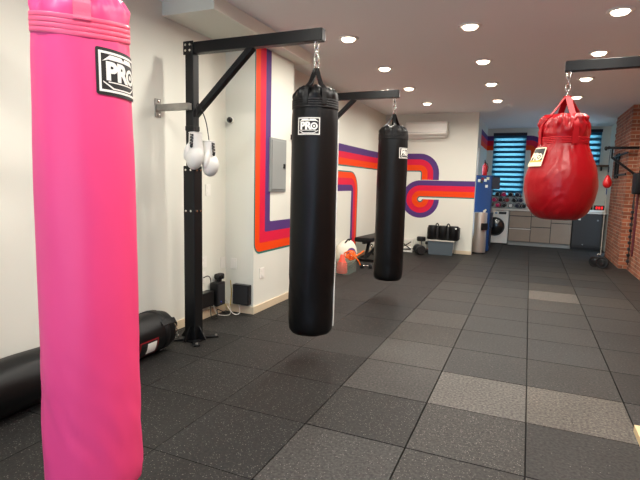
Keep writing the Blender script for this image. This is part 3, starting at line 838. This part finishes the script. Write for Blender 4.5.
bm = NB(); cyl(bm, (0, 0, 0), (0, 0, .025), .03, 16); obj('base', bm, 'plastic_black', t, 50)
bm = NB(); box(bm, (-.035, -.05, .022), (.04, .055, .085), .018); obj('body', bm, 'plastic_black', t)
bm = NB(); cyl(bm, (.03, -.02, .055), (.05, -.03, .055), .022, 16); obj('lens', bm, 'glass_black', t, 50)
t = thing('power_adapter', 'black power unit on the wall between rack post and speaker', 'power adapter', (XL + .05, 3.99, .225))
bm = NB(); box(bm, (-.048, -.11, -.08), (.04, .1, .075), .006); obj('body', bm, 'plastic_black', t)
def wire(name, pts, r, m, label):
    bm = NB(); tube(bm, smooth_path(pts, 7), r, 6); return tag(obj(name, bm, m, None, 80), label, 'wire')
wx = XL + .03
wire('looped_wire', [(wx - .02, 4.02, .44), (wx + .03, 4.03, .46), (wx + .03, 4.07, .42), (wx + .02, 4.09, .33)], .005, 'plastic_black', 'black plug and cord looping out of the lower outlet')
wire('tangled_wire', [(wx + .04, 4.1, .16), (wx + .06, 4.13, .05), (wx + .1, 4.2, .012), (wx + .12, 4.3, .01), (wx + .06, 4.36, .1), (wx + .03, 4.3, .16)], .004, 'wire_grey', 'pale grey wire tangled on the floor under the tall speaker')
wire('tangled_wire', [(wx + .05, 4.29, .12), (wx + .06, 4.36, .03), (wx + .05, 4.39, .05), (wx + .06, 4.41, .2), (wx + .04, 4.42, .35)], .004, 'wire_yellow', 'yellow wire rising in the corner beside the tall speaker')
wire('tangled_wire', [(wx + .04, 4.05, .15), (wx + .08, 4.02, .03), (wx + .1, 4.1, .015), (wx + .05, 4.16, .08), (wx + .1, 4.25, .02)], .005, 'plastic_black', 'black wire trailing to the floor under the power unit')
wire('tangled_wire', [(wx + .12, 4.24, .11), (wx + .17, 4.27, .03), (wx + .2, 4.31, .01), (wx + .19, 4.38, .02), (wx + .17, 4.38, .12)], .004, 'patch_white', 'white wire looping nearest the black box on the pilaster')

# ------------------------------------------------------------------ things along the wall beyond the pilaster
# clear crate of coral and orange gear
t = thing('storage_crate', 'clear plastic crate of coral and orange gear against the wall', 'crate', (-2.69, 7.26, 0))
bm = NB(); w, d, h, k = .14, .2, .19, .005
box(bm, (-w, -d, .003), (w, d, .012)); box(bm, (-w, -d, .012), (-w + k, d, h)); box(bm, (w - k, -d, .012), (w, d, h)); box(bm, (-w + k, -d, .012), (w - k, -d + k, h)); box(bm, (-w + k, d - k, .012), (w - k, d, h))
obj('tub', bm, 'clear_plastic', t)
bm = NB()
for lo, hi in (((-w - .01, -d - .01, h), (w + .01, -d + .004, h + .012)), ((-w - .01, d - .004, h), (w + .01, d + .01, h + .012)), ((-w - .01, -d + .004, h), (-w + .004, d - .004, h + .012)), ((w - .004, -d + .004, h), (w + .01, d - .004, h + .012))): box(bm, lo, hi, .003)
obj('rim', bm, 'clear_plastic', t)
bm = NB(); lathe(bm, [(0, 0), (.085, 0), (.09, .02), (.082, .16), (.05, .2), (.03, .29), (.022, .3), (0, .3)], 24); tag(obj('training_cone', bm, 'coral', None, 50), 'coral cone standing in the clear crate', 'cone').location = (-2.69, 7.165, .0125)
bm = NB(); lathe(bm, [(0, 0), (.06, 0), (.065, .02), (.06, .08), (.03, .1), (0, .1)], 24); tag(obj('drink_bottle', bm, mat('grey green plastic', (52, 66, 58), .5), None, 50), 'dark green grey rounded bottle inside the clear crate', 'bottle').location = (-2.70, 7.36, .0125)
bm = NB()
for k in range(7):
    a = k * .9; c = Vector((-2.6 + .03 * sin(k * 2.1), 7.31 + .025 * k - .05, .262 + .014 * (k % 3)))
    torus(bm, c, .05 + .008 * (k % 3), .011, (cos(a), sin(a), .5), 18, 6, 1.25)
tube(bm, smooth_path([(-2.56, 7.42, .25), (-2.5, 7.5, .3), (-2.46, 7.56, .34)], 5), .012, 8); tube(bm, smooth_path([(-2.54, 7.38, .25), (-2.5, 7.40, .2), (-2.47, 7.43, .12)], 5), .012, 8)
tag(obj('orange_strap', bm, 'orange_cloth', None, 80), 'tangled orange strap spilling over the edge of the clear crate', 'strap')
# white printed sack behind the crate
t = thing('sack', 'rounded white sack with purple print leaning on the wall behind the crate', 'sack', (-2.845, 7.77, 0))
bm = NB(); ball(bm, (0, 0, .24), (.17, .3, .24), 28)
for v in bm.verts:
    v.co.x += .012 * noise.noise(v.co * 9); v.co.z = max(0, v.co.z + .012 * noise.noise(v.co * 7))
obj('bag_body', bm, 'cloth_white', t, 80)
bm = NB()
for k in range(16):
    for (r0, r1) in ((.085, .125),):
        a, b = pi * k / 16, pi * (k + 1) / 16
        q = []
        for r, aa in ((r0, a), (r1, a), (r1, b), (r0, b)):
            yy, zz = -.14 + r * cos(aa), .24 + r * sin(aa)
            xx = .17 * math.sqrt(max(.02, 1 - (yy / .3) ** 2 - ((zz - .24) / .24) ** 2)) + .016; q.append(bm.verts.new((xx, yy, zz)))
        bm.faces.new(q)
obj('print', bm, 'purple', t)
bm = NB(); tube(bm, smooth_path([(.02, -.16, .42), (.06, -.13, .49), (.07, -.06, .5), (.05, -.01, .47)], 5), .012, 8); tube(bm, [(.05, .06, .465), (.05, .1, .5)], .012, 8); obj('drawstring', bm, 'lace', t, 80)

# flat bench
t = thing('weight_bench', 'black padded flat bench along the wall behind the crate', 'bench', (-2.72, 9.0, 0), rad(-4))
bm = NB(); box(bm, (-.16, -.62, .375), (.16, .3, .46), .02, seg=3); obj('pad', bm, 'vinyl_black', t, 50)
bm = NB(); box(bm, (-.16, .32, .375), (.16, .62, .46), .018, seg=3); obj('seat', bm, 'vinyl_black', t, 50)
bm = NB(); box(bm, (-.03, -.55, .34), (.03, .55, .4), .004); obj('frame', bm, 'black_steel', t)
for y in (-.45, .45):
    bm = NB(); bar(bm, (0, y, .03), (0, y * .6, .36), .05, .05, .004); bar(bm, (-.2, y, .025), (.2, y, .025), .05, .05, .004); obj('leg', bm, 'black_steel', t)
bm = NB(); bar(bm, (0, -.35, .08), (0, .35, .32), .04, .04, .004); obj('support_strut', bm, 'black_steel', t)
bm = NB(); torus(bm, (.05, -.25, .27), .04, .012, (1, 0, .2), 18, 6); ball(bm, (.06, .05, .3), (.02, .05, .02), 12); obj('adjuster', bm, 'chrome', t, 80)
# small black hand weight on the floor by the crate
def dumbbell(loc, R, L, axis, label, rz=0, grip='chrome', sides=6):
    t = thing('dumbbell', label, 'dumbbell', loc, rz, 'black dumbbells'); ax = Vector(axis)
    for s in (-1, 1):
        bm = NB(); a, b = ax * s * L * .22, ax * s * L * .5; n = ax * s
        tube(bm, [a, a + n * .015, b - n * .015, b], [R * .85, R, R, R * .85], sides * 4 if sides > 6 else sides); obj('head', bm, 'rubber', t, 40)
    bm = NB(); cyl(bm, -ax * L * .24, ax * L * .24, R * .22, 12); obj('handle', bm, grip, t, 50)
    return t
dumbbell((-2.5, 7.84, .045), .045, .2, (1, 0, 0), 'small black dumbbell on the floor beside the clear crate', rad(20))
dumbbell((-2.06, 10.1, .1), .1, .32, (0, 1, 0), 'black dumbbell lying on the floor in front of the upright one', rad(28), sides=8)
dumbbell((-2.09, 10.4, .17), .095, .34, (0, 0, 1), 'black dumbbell standing on end behind the lying one', sides=8)
dumbbell((-1.975, 10.48, .12), .042, .24, (0, 0, 1), 'slim black dumbbell standing between the others and the clear bin')
# silver crossed frame
t = thing('equipment_stand', 'low silver metal stand with crossed bars beside the dumbbells', 'stand', (-2.5, 10.4, 0))
for y in (-.14, .14):
    bm = NB(); bar(bm, (-.36, y, .02), (.26, y, .02), .035, .035, .003); obj('base_rail', bm, 'plastic_white', t)
    bm = NB(); bar(bm, (-.36, y, .26), (.26, y, .26), .025, .025, .003); obj('top_rail', bm, 'plastic_white', t)
    for x in (-.34, .24):
        bm = NB(); bar(bm, (x, y, .03), (x, y, .26), .025, .025, .003); obj('upright', bm, 'plastic_white', t)
for x in (-.34, -.04):
    bm = NB(); bar(bm, (x, -.14, .05), (x + .28, -.14, .24), .02, .02, .003); bar(bm, (x + .28, -.115, .05), (x, -.115, .24), .02, .02, .003); obj('cross_bar', bm, 'black_steel', t)
bm = NB(); box(bm, (-.33, -.1, .07), (.23, .13, .09), .003); obj('shelf', bm, 'patch_white', t)

# clear bin with black triple bag on its lid
t = thing('storage_bin', 'smoky clear plastic bin on the floor below the painted swirl', 'storage bin', (-1.64, 10.36, 0))
bm = NB(); w, d, h, k = .265, .19, .29, .006
def ring_box(bm, w0, d0, w1, d1, z0, z1):
    A = [bm.verts.new(p) for p in ((-w0, -d0, z0), (w0, -d0, z0), (w0, d0, z0), (-w0, d0, z0))]; B = [bm.verts.new(p) for p in ((-w1, -d1, z1), (w1, -d1, z1), (w1, d1, z1), (-w1, d1, z1))]
    for i in range(4): bm.faces.new((A[i], A[(i + 1) % 4], B[(i + 1) % 4], B[i]))
    bm.faces.new(list(reversed(A)))
ring_box(bm, w - .02, d - .02, w, d, .003, h); ring_box(bm, w - .026, d - .026, w - .006, d - .006, .009, h)
obj('tub', bm, 'smoke_plastic', t)
bm = NB(); box(bm, (-w - .015, -d - .015, h), (w + .015, d + .015, h + .022), .006); obj('lid', bm, 'wire_grey', t)
bm = NB(); box(bm, (-w + .03, -d + .03, .012), (w - .03, d - .03, .22), .02); tag(obj('folded_towel', bm, mat('slate cloth', (58, 66, 74), .9, bump=.4, bscale=40), None, 50), 'slate coloured cloth packed inside the clear bin', 'towel').location = (-1.64, 10.36, 0)
t = thing('triple_bag', 'black soft bag with three bulging compartments on top of the clear bin', 'bag', (-1.615, 10.36, .313))
bm = NB(); box(bm, (-.325, -.13, 0), (.325, .14, .27), .03, seg=3); obj('bag_body', bm, 'rubber', t, 50)
for i, x in enumerate((-.215, 0, .215)):
    bm = NB(); lathe(bm, [(0, .005), (.08, .005), (.098, .03), (.102, .2), (.1, .285), (.09, .3), (0, .3)], 24, mx=Matrix.Translation((x, -.08, 0))); obj('compartment', bm, 'vinyl_black2', t, 50)
for x in (-.13, .1):
    bm = NB(); tube(bm, smooth_path([(x - .03, -.1, .29), (x, -.1, .345), (x + .03, -.1, .32), (x + .04, -.1, .27)], 5), .012, 8); obj('handle', bm, 'lace', t, 80)
bm = NB(); box(bm, (.255, -.19, .245), (.29, -.182, .275), .002); obj('tag', bm, 'patch_white', t)

# air conditioner
t = thing('air_conditioner', 'white split air conditioner high on the partition', 'air conditioner', (-2.1, YP, 2.46))
bm = NB()
prism(bm, [(0, .05), (0, .32), (-.19, .32), (-.215, .28), (-.215, .07), (-.17, .03), (-.06, .0)], lambda s, q, e: Vector((-.43 + e * .86, s, q)), 1)
obj('casing', bm, 'plastic_white', t, 30)
bm = NB(); box(bm, (-.39, -.19, -.012), (.39, -.1, .0), .003, rot=Matrix.Rotation(rad(-18), 3, 'X')); obj('flap', bm, 'plastic_white', t)
bm = NB(); box(bm, (-.43, -.2165, .098), (.43, -.2152, .102)); obj('panel_seam', bm, 'gun', t)

# ------------------------------------------------------------------ kitchen end
t = thing('trash_can', 'tall stainless steel bin in front of the blue cabinet', 'trash can', (-.945, 10.99, 0))
bm = NB(); lathe(bm, [(0, .004), (.135, .004), (.14, .02), (.14, .87), (.135, .89), (.1, .895), (0, .895)], 32); obj('body', bm, 'stainless', t, 40)
bm = NB(); lathe(bm, [(.1405, .0), (.145, .0), (.145, .03), (.1405, .03)], 32); obj('base_ring', bm, 'plastic_black', t, 40)
bm = NB(); box(bm, (-.07, -.03, 0), (.07, .03, .15), .008, rot=None)
for v in bm.verts: v.co = Matrix.Rotation(rad(48), 3, 'Z') @ v.co + Vector((.102, -.115, .52))
obj('dispenser_box', bm, 'plastic_black', t)
bm = NB(); ball(bm, (0.03, 0, .0), (.03, .025, .03), 12); ball(bm, (.055, -.01, .03), (.022, .02, .02), 10); tag(obj('crumpled_tissue', bm, 'cloth_white', None, 80), 'crumpled white tissue on top of the steel bin', 'tissue').location = (-.9, 10.95, .92)

t = thing('tall_cabinet', 'tall blue metal cabinet with stickers beside the kitchen wall', 'cabinet', (-.945, 11.45, 0))
bm = NB(); box(bm, (-.17, -.16, .02), (.17, .2, 1.7), .008); obj('body', bm, 'locker', t)
bm = NB(); box(bm, (-.155, -.172, .05), (.155, -.1605, 1.68), .004); d = obj('door', bm, 'locker', t)
R = random.Random(4)
for k, (x, z, m) in enumerate(((-.1, 1.58, 'patch_cream'), (-.03, 1.62, 'maroon'), (.03, 1.59, 'patch_white'), (.08, 1.63, 'patch_cream'), (.06, 1.46, 'patch_white'), (-.05, 1.55, 'gun'))):
    bm = NB(); box(bm, (x - .028, -.1745, z - .03), (x + .028, -.1725, z + .03)); obj('sticker', bm, m, d)
bm = NB(); box(bm, (.171, -.16, 1.4), (.33, -.1, 1.66), .006); obj('side_box', bm, 'navy', t)
bm = NB(); box(bm, (.171, -.16, .55), (.225, .05, .88), .006); obj('side_box', bm, 'navy', t)
bm = NB(); box(bm, (.171, -.16, .14), (.205, .05, .52), .006); obj('side_box', bm, 'navy', t)
t = thing('fire_extinguisher', 'red fire extinguisher standing on the blue cabinet', 'fire extinguisher', (-.96, 11.47, 1.702))
bm = NB(); lathe(bm, [(0, 0), (.05, 0), (.056, .02), (.056, .19), (.045, .23), (.02, .25), (.018, .27), (0, .27)], 24); obj('cylinder_body', bm, 'redplastic', t, 50)
bm = NB(); box(bm, (-.018, -.02, .268), (.018, .02, .3), .004); bar(bm, (0, 0, .305), (0, -.09, .335), .018, .01); bar(bm, (0, .0, .29), (0, -.085, .3), .018, .008); obj('valve', bm, 'plastic_black', t)
bm = NB(); tube(bm, smooth_path([(0, .02, .28), (.04, .05, .26), (.065, .03, .18), (.06, .0, .08)], 6), .009, 8); obj('hose', bm, 'rubber', t, 80)

CY = 13.04                                              # cabinet fronts
t = thing('washing_machine', 'white front loading washing machine under the worktop', 'washing machine', (-.745, CY, 0))
bm = NB(); box(bm, (-.3, 0, .03), (.3, .55, .86), .012); obj('body', bm, 'plastic_white', t)
for x in (-.25, .25):
    for y in (.05, .5):
        bm = NB(); cyl(bm, (x, y, 0), (x, y, .032), .02, 12); obj('foot', bm, 'plastic_black', t, 50)
fy = Matrix.Rotation(pi / 2, 4, 'X')
bm = NB(); lathe(bm, [(.15, .0), (.19, .004), (.235, .03), (.24, .0)], 36, mx=Matrix.Translation((-.02, 0, .45)) @ fy); obj('door_rim', bm, 'gun', t, 50)
bm = NB(); lathe(bm, [(.2, .022), (.16, .03), (.1, .045), (0, .05)], 36, mx=Matrix.Translation((-.02, 0, .45)) @ fy); obj('door_glass', bm, 'glass_black', t, 60)
bm = NB(); box(bm, (.06, -.004, .77), (.24, -.0005, .83), .001); obj('display', bm, 'plastic_black', t)
bm = NB(); box(bm, (-.27, -.004, .755), (-.09, -.0005, .84), .001); obj('detergent_drawer', bm, 'wire_grey', t)
bm = NB(); cyl(bm, (-.0, 0, .8), (-.0, -.025, .8), .03, 20); obj('dial', bm, 'chrome', t, 50)

def base_cabinet(x0, x1, rows, label):
    t = thing('base_cabinet', label, 'kitchen cabinet', ((x0 + x1) / 2, CY, 0), 0, 'grey kitchen base cabinets'); w = (x1 - x0) / 2
    bm = NB(); box(bm, (-w, .02, .1), (w, .58, .87)); obj('carcass', bm, 'gun', t)
    bm = NB(); box(bm, (-w, .06, 0), (w, .1, .1)); obj('plinth', bm, 'panel_grey', t)
    for z0, z1, strip_ in rows:
        bm = NB(); box(bm, (-w + .007, 0, z0 + .007), (w - .007, .02, z1 - .007), .002); f = obj('drawer_front', bm, 'cabinet', t)
        if strip_:
            bm = NB(); box(bm, (-w + .004, -.006, z1 - .001), (w - .004, .018, z1 + .024), .002); obj('grip_rail', bm, 'worktop', f)
    return t
base_cabinet(-.43, .08, [(.1, .41, True), (.44, .74, False), (.745, .87, False)], 'grey wood drawer cabinet next to the washing machine with a pale grip rail')
base_cabinet(.08, .53, [(.1, .48, False), (.485, .74, False), (.745, .87, False)], 'grey wood drawer cabinet between the railed one and the last one')
base_cabinet(.53, .985, [(.1, .6, False), (.605, .87, False)], 'grey wood drawer cabinet next to the dark appliance')
t = thing('undercounter_fridge', 'dark grey appliance under the worktop at the brick end', 'fridge', (1.31, CY, 0))
bm = NB(); box(bm, (-.315, .0, .06), (.31, .56, .87), .006); obj('body', bm, 'dark_fridge', t)
bm = NB(); box(bm, (-.315, .03, 0), (.31, .5, .06), .002); obj('plinth', bm, 'plastic_black', t)
bm = NB(); box(bm, (-.305, -.02, .1), (.3, .0, .85), .006); d = obj('door', bm, 'dark_fridge', t)
bm = NB(); cyl(bm, (.21, -.02, .72), (.21, -.026, .72), .02, 16); cyl(bm, (-.07, -.02, .13), (-.07, -.026, .13), .015, 16); obj('badge', bm, 'panel_grey', d)
bm = NB(); box(bm, (-.2, -.024, .71), (-.15, -.02, .83), .002); obj('paper_note', bm, 'patch_white', d)
bm = NB(); box(bm, (KX + .005, CY - .03, .87), (1.695, YB - .002, .915), .005); tag(obj('worktop', bm, 'worktop'), 'pale continuous kitchen worktop under the windows', 'worktop')
bm = NB(); box(bm, (.99, CY - .045, .922), (1.66, YB - .3, .962), .005); tag(obj('serving_board', bm, 'plastic_white'), 'thick white slab lying on the worktop above the dark appliance', 'board')

# gloves heaped on the worktop
words_ = {'lace': 'black', 'magenta': 'magenta', 'maroon': 'dark red', 'glove_white': 'white', 'navyleather': 'navy'}
proto = {}
def counter_glove(x, y, z, m, rz, lab):
    if m in proto:
        g = dup(proto[m], (x, y, z), None); g.rotation_euler = (pi / 2 + .1, 0, rz); g['label'] = lab
    else:
        g = make_glove((x, y, z), rz, lab, m, 'gloves heaped on the worktop', 1.02, pi / 2 + .1, False); proto[m] = g
        bm = NB(); lathe(bm, [(.05, -.05), (.054, -.045), (.054, -.012), (.05, -.005)], 18); obj('cuff', bm, 'patch_white' if m != 'glove_white' else 'lace', g, 50)
ranks = ['next to the blue cabinet', 'second from the blue cabinet', 'third from the blue cabinet', 'fourth from the blue cabinet', 'fifth from the blue cabinet', 'sixth from the blue cabinet']
heap = [('bottom', -.9, .984, ['lace', 'magenta', 'lace', 'glove_white', 'navyleather', 'lace']), ('middle', -.83, 1.122, ['magenta', 'lace', 'maroon', 'lace', 'navyleather']), ('top', -.76, 1.26, ['lace', 'magenta', 'lace', 'navyleather'])]
for layer, x0, z, cs in heap:
    for k, m in enumerate(cs):
        counter_glove(x0 + .158 * k, 13.19, z, m, .1 * sin(k * 2.3 + z * 9), words_[m] + ' boxing glove in the ' + layer + ' layer on the worktop, ' + ranks[k])

def bottle(loc, m, h, r, label):
    t = thing('bottle', label, 'bottle', loc)
    bm = NB(); lathe(bm, [(0, 0), (r, 0), (r, h * .6), (r * .4, h * .78), (r * .38, h * .95), (0, h * .95)], 20); obj('body', bm, m, t, 50)
    bm = NB(); cyl(bm, (0, 0, h * .9), (0, 0, h), r * .46, 16); obj('cap', bm, 'plastic_white', t, 50)
bottle((1.36, 13.2, .963), 'green_glass', .3, .045, 'green bottle on the white slab behind the red bag')
t = thing('digital_timer', 'black timer with red digits on the white slab', 'timer', (1.53, 13.1, .963))
bm = NB(); box(bm, (-.11, -.03, 0), (.11, .03, .11), .006); obj('casing', bm, 'plastic_black', t)
bm = NB()
for k in range(3):
    x = -.055 + .055 * k
    for lo, hi in (((x - .015, .075), (x + .015, .083)), ((x - .015, .05), (x + .015, .057)), ((x - .015, .025), (x + .015, .033)), ((x + .01, .033), (x + .016, .075)), ((x - .016, .033), (x - .01, .075))): box(bm, (lo[0], -.0325, lo[1]), (hi[0], -.0305, hi[1]))
obj('digits', bm, 'red_led', t)
t = thing('wall_shelf', 'narrow dark wooden shelf below the small high window', 'shelf', (1.2, YB, 2.0))
bm = NB(); box(bm, (-.5, -.22, 0), (.49, -.001, .04), .003); obj('board', bm, 'dark_wood', t)
for x in (-.35, .35):
    bm = NB(); box(bm, (x - .012, -.18, -.1), (x + .012, -.001, -.002), .002); obj('bracket', bm, 'black_steel', t)

# zebra blinds
def blind(x0, x1, z0, z1, label, n):
    t = thing('zebra_blind', label, 'window blind', ((x0 + x1) / 2, YB - .05, z0), 0, 'zebra roller blinds'); w = (x1 - x0) / 2; h = z1 - z0
    bm = NB(); box(bm, (-w, -.04, h - .07), (w, .045, h), .006); obj('headrail', bm, 'navy', t)
    bm = NB(); step = (h - .09) / n
    for k in range(n):
        zz = .02 + k * step
        box(bm, (-w + .01, -.003, zz), (w - .01, .003, zz + step * .5), 0, 0); box(bm, (-w + .01, -.002, zz + step * .5), (w - .01, .002, zz + step), 0, 1)
    obj('fabric', bm, ['sheer', 'blind_dark'], t)
    bm = NB(); box(bm, (-w + .005, -.01, 0), (w - .005, .01, .02), .004); obj('bottom_rail', bm, 'navy', t)
    return t
blind(W1[0] - .03, W1[1] + .03, W1[2] + .02, W1[3] + .05, 'tall striped blue roller blind over the worktop', 12)
blind(W2[0] - .03, W2[1] + .03, W2[2] - .01, W2[3] + .04, 'short striped blue roller blind between the red bag and the brick', 6)

# ------------------------------------------------------------------ brick side equipment
t = thing('wall_rack', 'black wall arm on the brick chimney, holding the small red ball', 'wall rack', (1.6, 10.2, 0))
bm = NB(); bar(bm, (-.37, 0, 2.2), (.13, 0, 2.2), .045, .045, .004); tube(bm, [(-.34, -.03, 2.2), (-.34, .03, 2.2)], .03, 12); ball(bm, (-.385, 0, 2.19), (.03, .03, .04), 12); obj('arm', bm, 'black_steel', t, 50)
bm = NB(); bar(bm, (-.28, 0, 2.2), (-.28, 0, 2.02), .03, .03, .004); bar(bm, (-.28, 0, 2.03), (.125, 0, 1.71), .04, .04, .004); obj('brace', bm, 'black_steel', t)
for y in (1.12, 1.42):
    bm = NB(); 
    for lo, hi in (((-.03, y - .06, 1.68), (-.002, y - .03, 2.17)), ((-.03, y + .03, 1.68), (-.002, y + .06, 2.17)), ((-.03, y - .03, 2.14), (-.002, y + .03, 2.17)), ((-.03, y - .03, 1.68), (-.002, y + .03, 1.71))): box(bm, lo, hi, .003)
    obj('mounting_frame', bm, 'black_steel', t)
bm = NB(); bar(bm, (-.04, -.02, 2.12), (-.04, 1.46, 2.12), .02, .03, .003); bar(bm, (-.015, .2, 1.74), (-.015, 1.44, 1.74), .02, .03, .003); obj('cross_rail', bm, 'black_steel', t)
# double-end ball and its anchor weights
t = thing('double_end_ball', 'small red ball held by cords between wall arm and floor', 'speed ball', (1.285, 10.2, 0))
bm = NB(); lathe(bm, [(0, 1.475), (.035, 1.48), (.068, 1.52), (.076, 1.57), (.06, 1.63), (.03, 1.69), (.015, 1.71), (0, 1.715)], 28); obj('ball', bm, 'redplastic', t, 60)
bm = NB(); cyl(bm, (0, 0, 1.71), (0, 0, 2.17), .005, 8); cyl(bm, (0, 0, 1.76), (0, 0, 1.86), .011, 8); obj('upper_cord', bm, 'navy', t, 60)
bm = NB(); cyl(bm, (0, 0, .275), (0, 0, 1.48), .0055, 8); obj('lower_cord', bm, 'wire_grey', t, 60)
bm = NB(); cyl(bm, (0, 0, 1.36), (0, 0, 1.47), .008, 8); obj('cord_hook', bm, 'locker', t, 60)
def weight(loc, R, w, rz, label):
    t = thing('weight_plate', label, 'weight plate', loc, rz, 'anchor weight plates')
    mx = Matrix.Translation((0, 0, R)) @ Matrix.Rotation(pi / 2, 4, 'Y')
    bm = NB(); lathe(bm, [(.02, -w * .3), (R * .4, -w * .3), (R * .45, -w * .5), (R * .6, -w * .25), (R * .82, -w * .25), (R * .88, -w * .5), (R, -w * .45), (R, w * .45), (R * .88, w * .5), (R * .82, w * .25), (R * .6, w * .25), (R * .45, w * .5), (R * .4, w * .3), (.02, w * .3), (.02, -w * .3)], 32, mx=mx); obj('disc', bm, 'rubber', t, 40)
    bm = NB(); lathe(bm, [(.021, -w * .52), (.034, -w * .5), (.034, w * .5), (.021, w * .52)], 20, mx=mx); obj('hub', bm, 'gun', t, 50)
weight((1.21, 10.255, 0), .1, .05, rad(58), 'black weight plate standing behind the other at the cord foot')
weight((1.315, 10.14, 0), .108, .055, rad(62), 'black weight plate standing at the cord foot, nearer the viewer')
t = thing('anchor_clip', 'steel clip tying the cord to the weight plates', 'clip', (1.285, 10.2, .221))
bm = NB(); torus(bm, (0, 0, .03), .025, .005, (1, 0, 0)); obj('ring', bm, 'chrome', t, 80)
bm = NB(); tube(bm, smooth_path([(.0, .0, .02), (-.02, .02, .035), (-.04, .03, .03), (-.05, .035, .012)], 5), .007, 8); obj('tether', bm, 'wire_grey', t, 80)
# straps hanging on the brick
t = thing('hanging_strap', 'black strap with triangle handle hanging on the brick', 'strap', (1.69, 10.0, 0))
bm = NB(); box(bm, (-.006, -.022, .12), (.006, .022, 1.72), .002); box(bm, (-.03, -.02, 1.7), (.035, .02, 1.74), .003); obj('webbing', bm, 'vinyl_black2', t)
bm = NB()
P3 = [(0, -.055, 1.13), (0, .055, 1.13), (0, 0, 1.27), (0, -.055, 1.13)]
for a, b in zip(P3, P3[1:]): cyl(bm, a, b, .012, 8)
obj('handle', bm, 'plastic_black', t, 60)
for k in range(9):
    bm = NB(); z = .16 + k * .11; box(bm, (-.028, -.036, z), (.016, .036, z + .05), .008); obj('buckle', bm, 'plastic_black' if k % 2 else 'gun', t)
t = thing('hanging_elastic_band', 'dark red elastic band hanging beside the black strap', 'resistance band', (1.717, 9.86, 0))
bm = NB(); pts = [(0, -.02, 1.7), (0, -.03, 1.2), (0, -.028, .5), (0, 0, .3), (0, .028, .5), (0, .03, 1.2), (0, .02, 1.7), (0, 0, 1.74)]
tube(bm, smooth_path(pts, 6), .012, 8); obj('loop', bm, 'band_red', t, 60)
bm = NB(); bar(bm, (.0125, 0, 1.74), (-.03, 0, 1.74), .02, .02, .003); obj('hook', bm, 'black_steel', t)
t = thing('hanging_pouch', 'black pouch hung on the brick at the edge beside the straps', 'pouch', (1.66, 9.62, 1.38))
bm = NB(); box(bm, (-.06, -.17, 0), (.068, .17, .36), .03, seg=3); obj('pouch_body', bm, 'vinyl_black2', t, 50)
bm = NB(); tube(bm, smooth_path([(.02, -.1, .34), (.03, -.05, .44), (.03, .05, .44), (.02, .1, .34)], 6), .01, 8); obj('loop_strap', bm, 'lace', t, 60)
bm = NB(); bar(bm, (.069, 0, .445), (.0, 0, .445), .02, .02, .003); obj('hook', bm, 'black_steel', t)

# pine board end on the floor at the edge of view
t = thing('pine_board', 'pale pine board lying on the floor near the red bag arm', 'board', (.715, 2.72, 0))
bm = NB(); box(bm, (-.045, -.56, .0), (.045, .56, .045), .003); obj('plank', bm, 'brass_wood', t)

# ------------------------------------------------------------------ daylight
w = bpy.data.worlds.new('daylight'); SC.world = w; w.use_nodes = True
bg = w.node_tree.nodes['Background']; bg.inputs[0].default_value = (.68, .82, 1., 1); bg.inputs[1].default_value = 5.5
def portal(x0, x1, z0, z1, y, ang):
    la = bpy.data.lights.new('daylight_opening', 'AREA'); la.shape = 'RECTANGLE'; la.size = x1 - x0; la.size_y = z1 - z0; la.cycles.is_portal = True
    o = bpy.data.objects.new('daylight_opening', la); COL.objects.link(o); o.location = ((x0 + x1) / 2, y, (z0 + z1) / 2); o.rotation_euler = (ang, 0, 0)
portal(*FW, YF - .13, pi / 2)
la = bpy.data.lights.new('daylight_opening', 'AREA'); la.shape = 'RECTANGLE'; la.size = 2.3; la.size_y = .55; la.cycles.is_portal = True
o = bpy.data.objects.new('daylight_opening', la); COL.objects.link(o); o.location = (XR + .13, 12.475, 1.15); o.rotation_euler = (0, pi / 2, 0)
la = bpy.data.lights.new('daylight_opening', 'AREA'); la.shape = 'RECTANGLE'; la.size = KW[3] - KW[2]; la.size_y = KW[1] - KW[0]; la.cycles.is_portal = True
o = bpy.data.objects.new('daylight_opening', la); COL.objects.link(o); o.location = (KX - .11, (KW[0] + KW[1]) / 2, (KW[2] + KW[3]) / 2); o.rotation_euler = (0, -pi / 2, 0)
portal(*W1, YB + .13, -pi / 2); portal(*W2, YB + .13, -pi / 2)

# ------------------------------------------------------------------ camera
f_px = 481.44; yaw, pitch, roll = .40663, .117416, .0244089
cyw, syw, cp_, sp_ = cos(yaw), sin(yaw), cos(pitch), sin(pitch)
fw = Vector((-syw * cp_, cyw * cp_, -sp_)); rt = Vector((cyw, syw, 0)); up = rt.cross(fw)
x_ = rt * cos(roll) + up * sin(roll); y_ = up * cos(roll) - rt * sin(roll)
cd = bpy.data.cameras.new('camera'); cd.sensor_width = 36; cd.lens = f_px / 640 * 36; cd.clip_start = .05
co = bpy.data.objects.new('camera', cd); COL.objects.link(co)
mw = Matrix((x_, y_, -fw)).transposed().to_4x4(); mw.translation = (0, 0, 2.35778 * T); co.matrix_world = mw
SC.camera = co

SC.view_settings.view_transform = 'Standard'; SC.view_settings.look = 'None'; SC.view_settings.exposure = .03; SC.view_settings.gamma = 1; SC.view_settings.use_curve_mapping = False
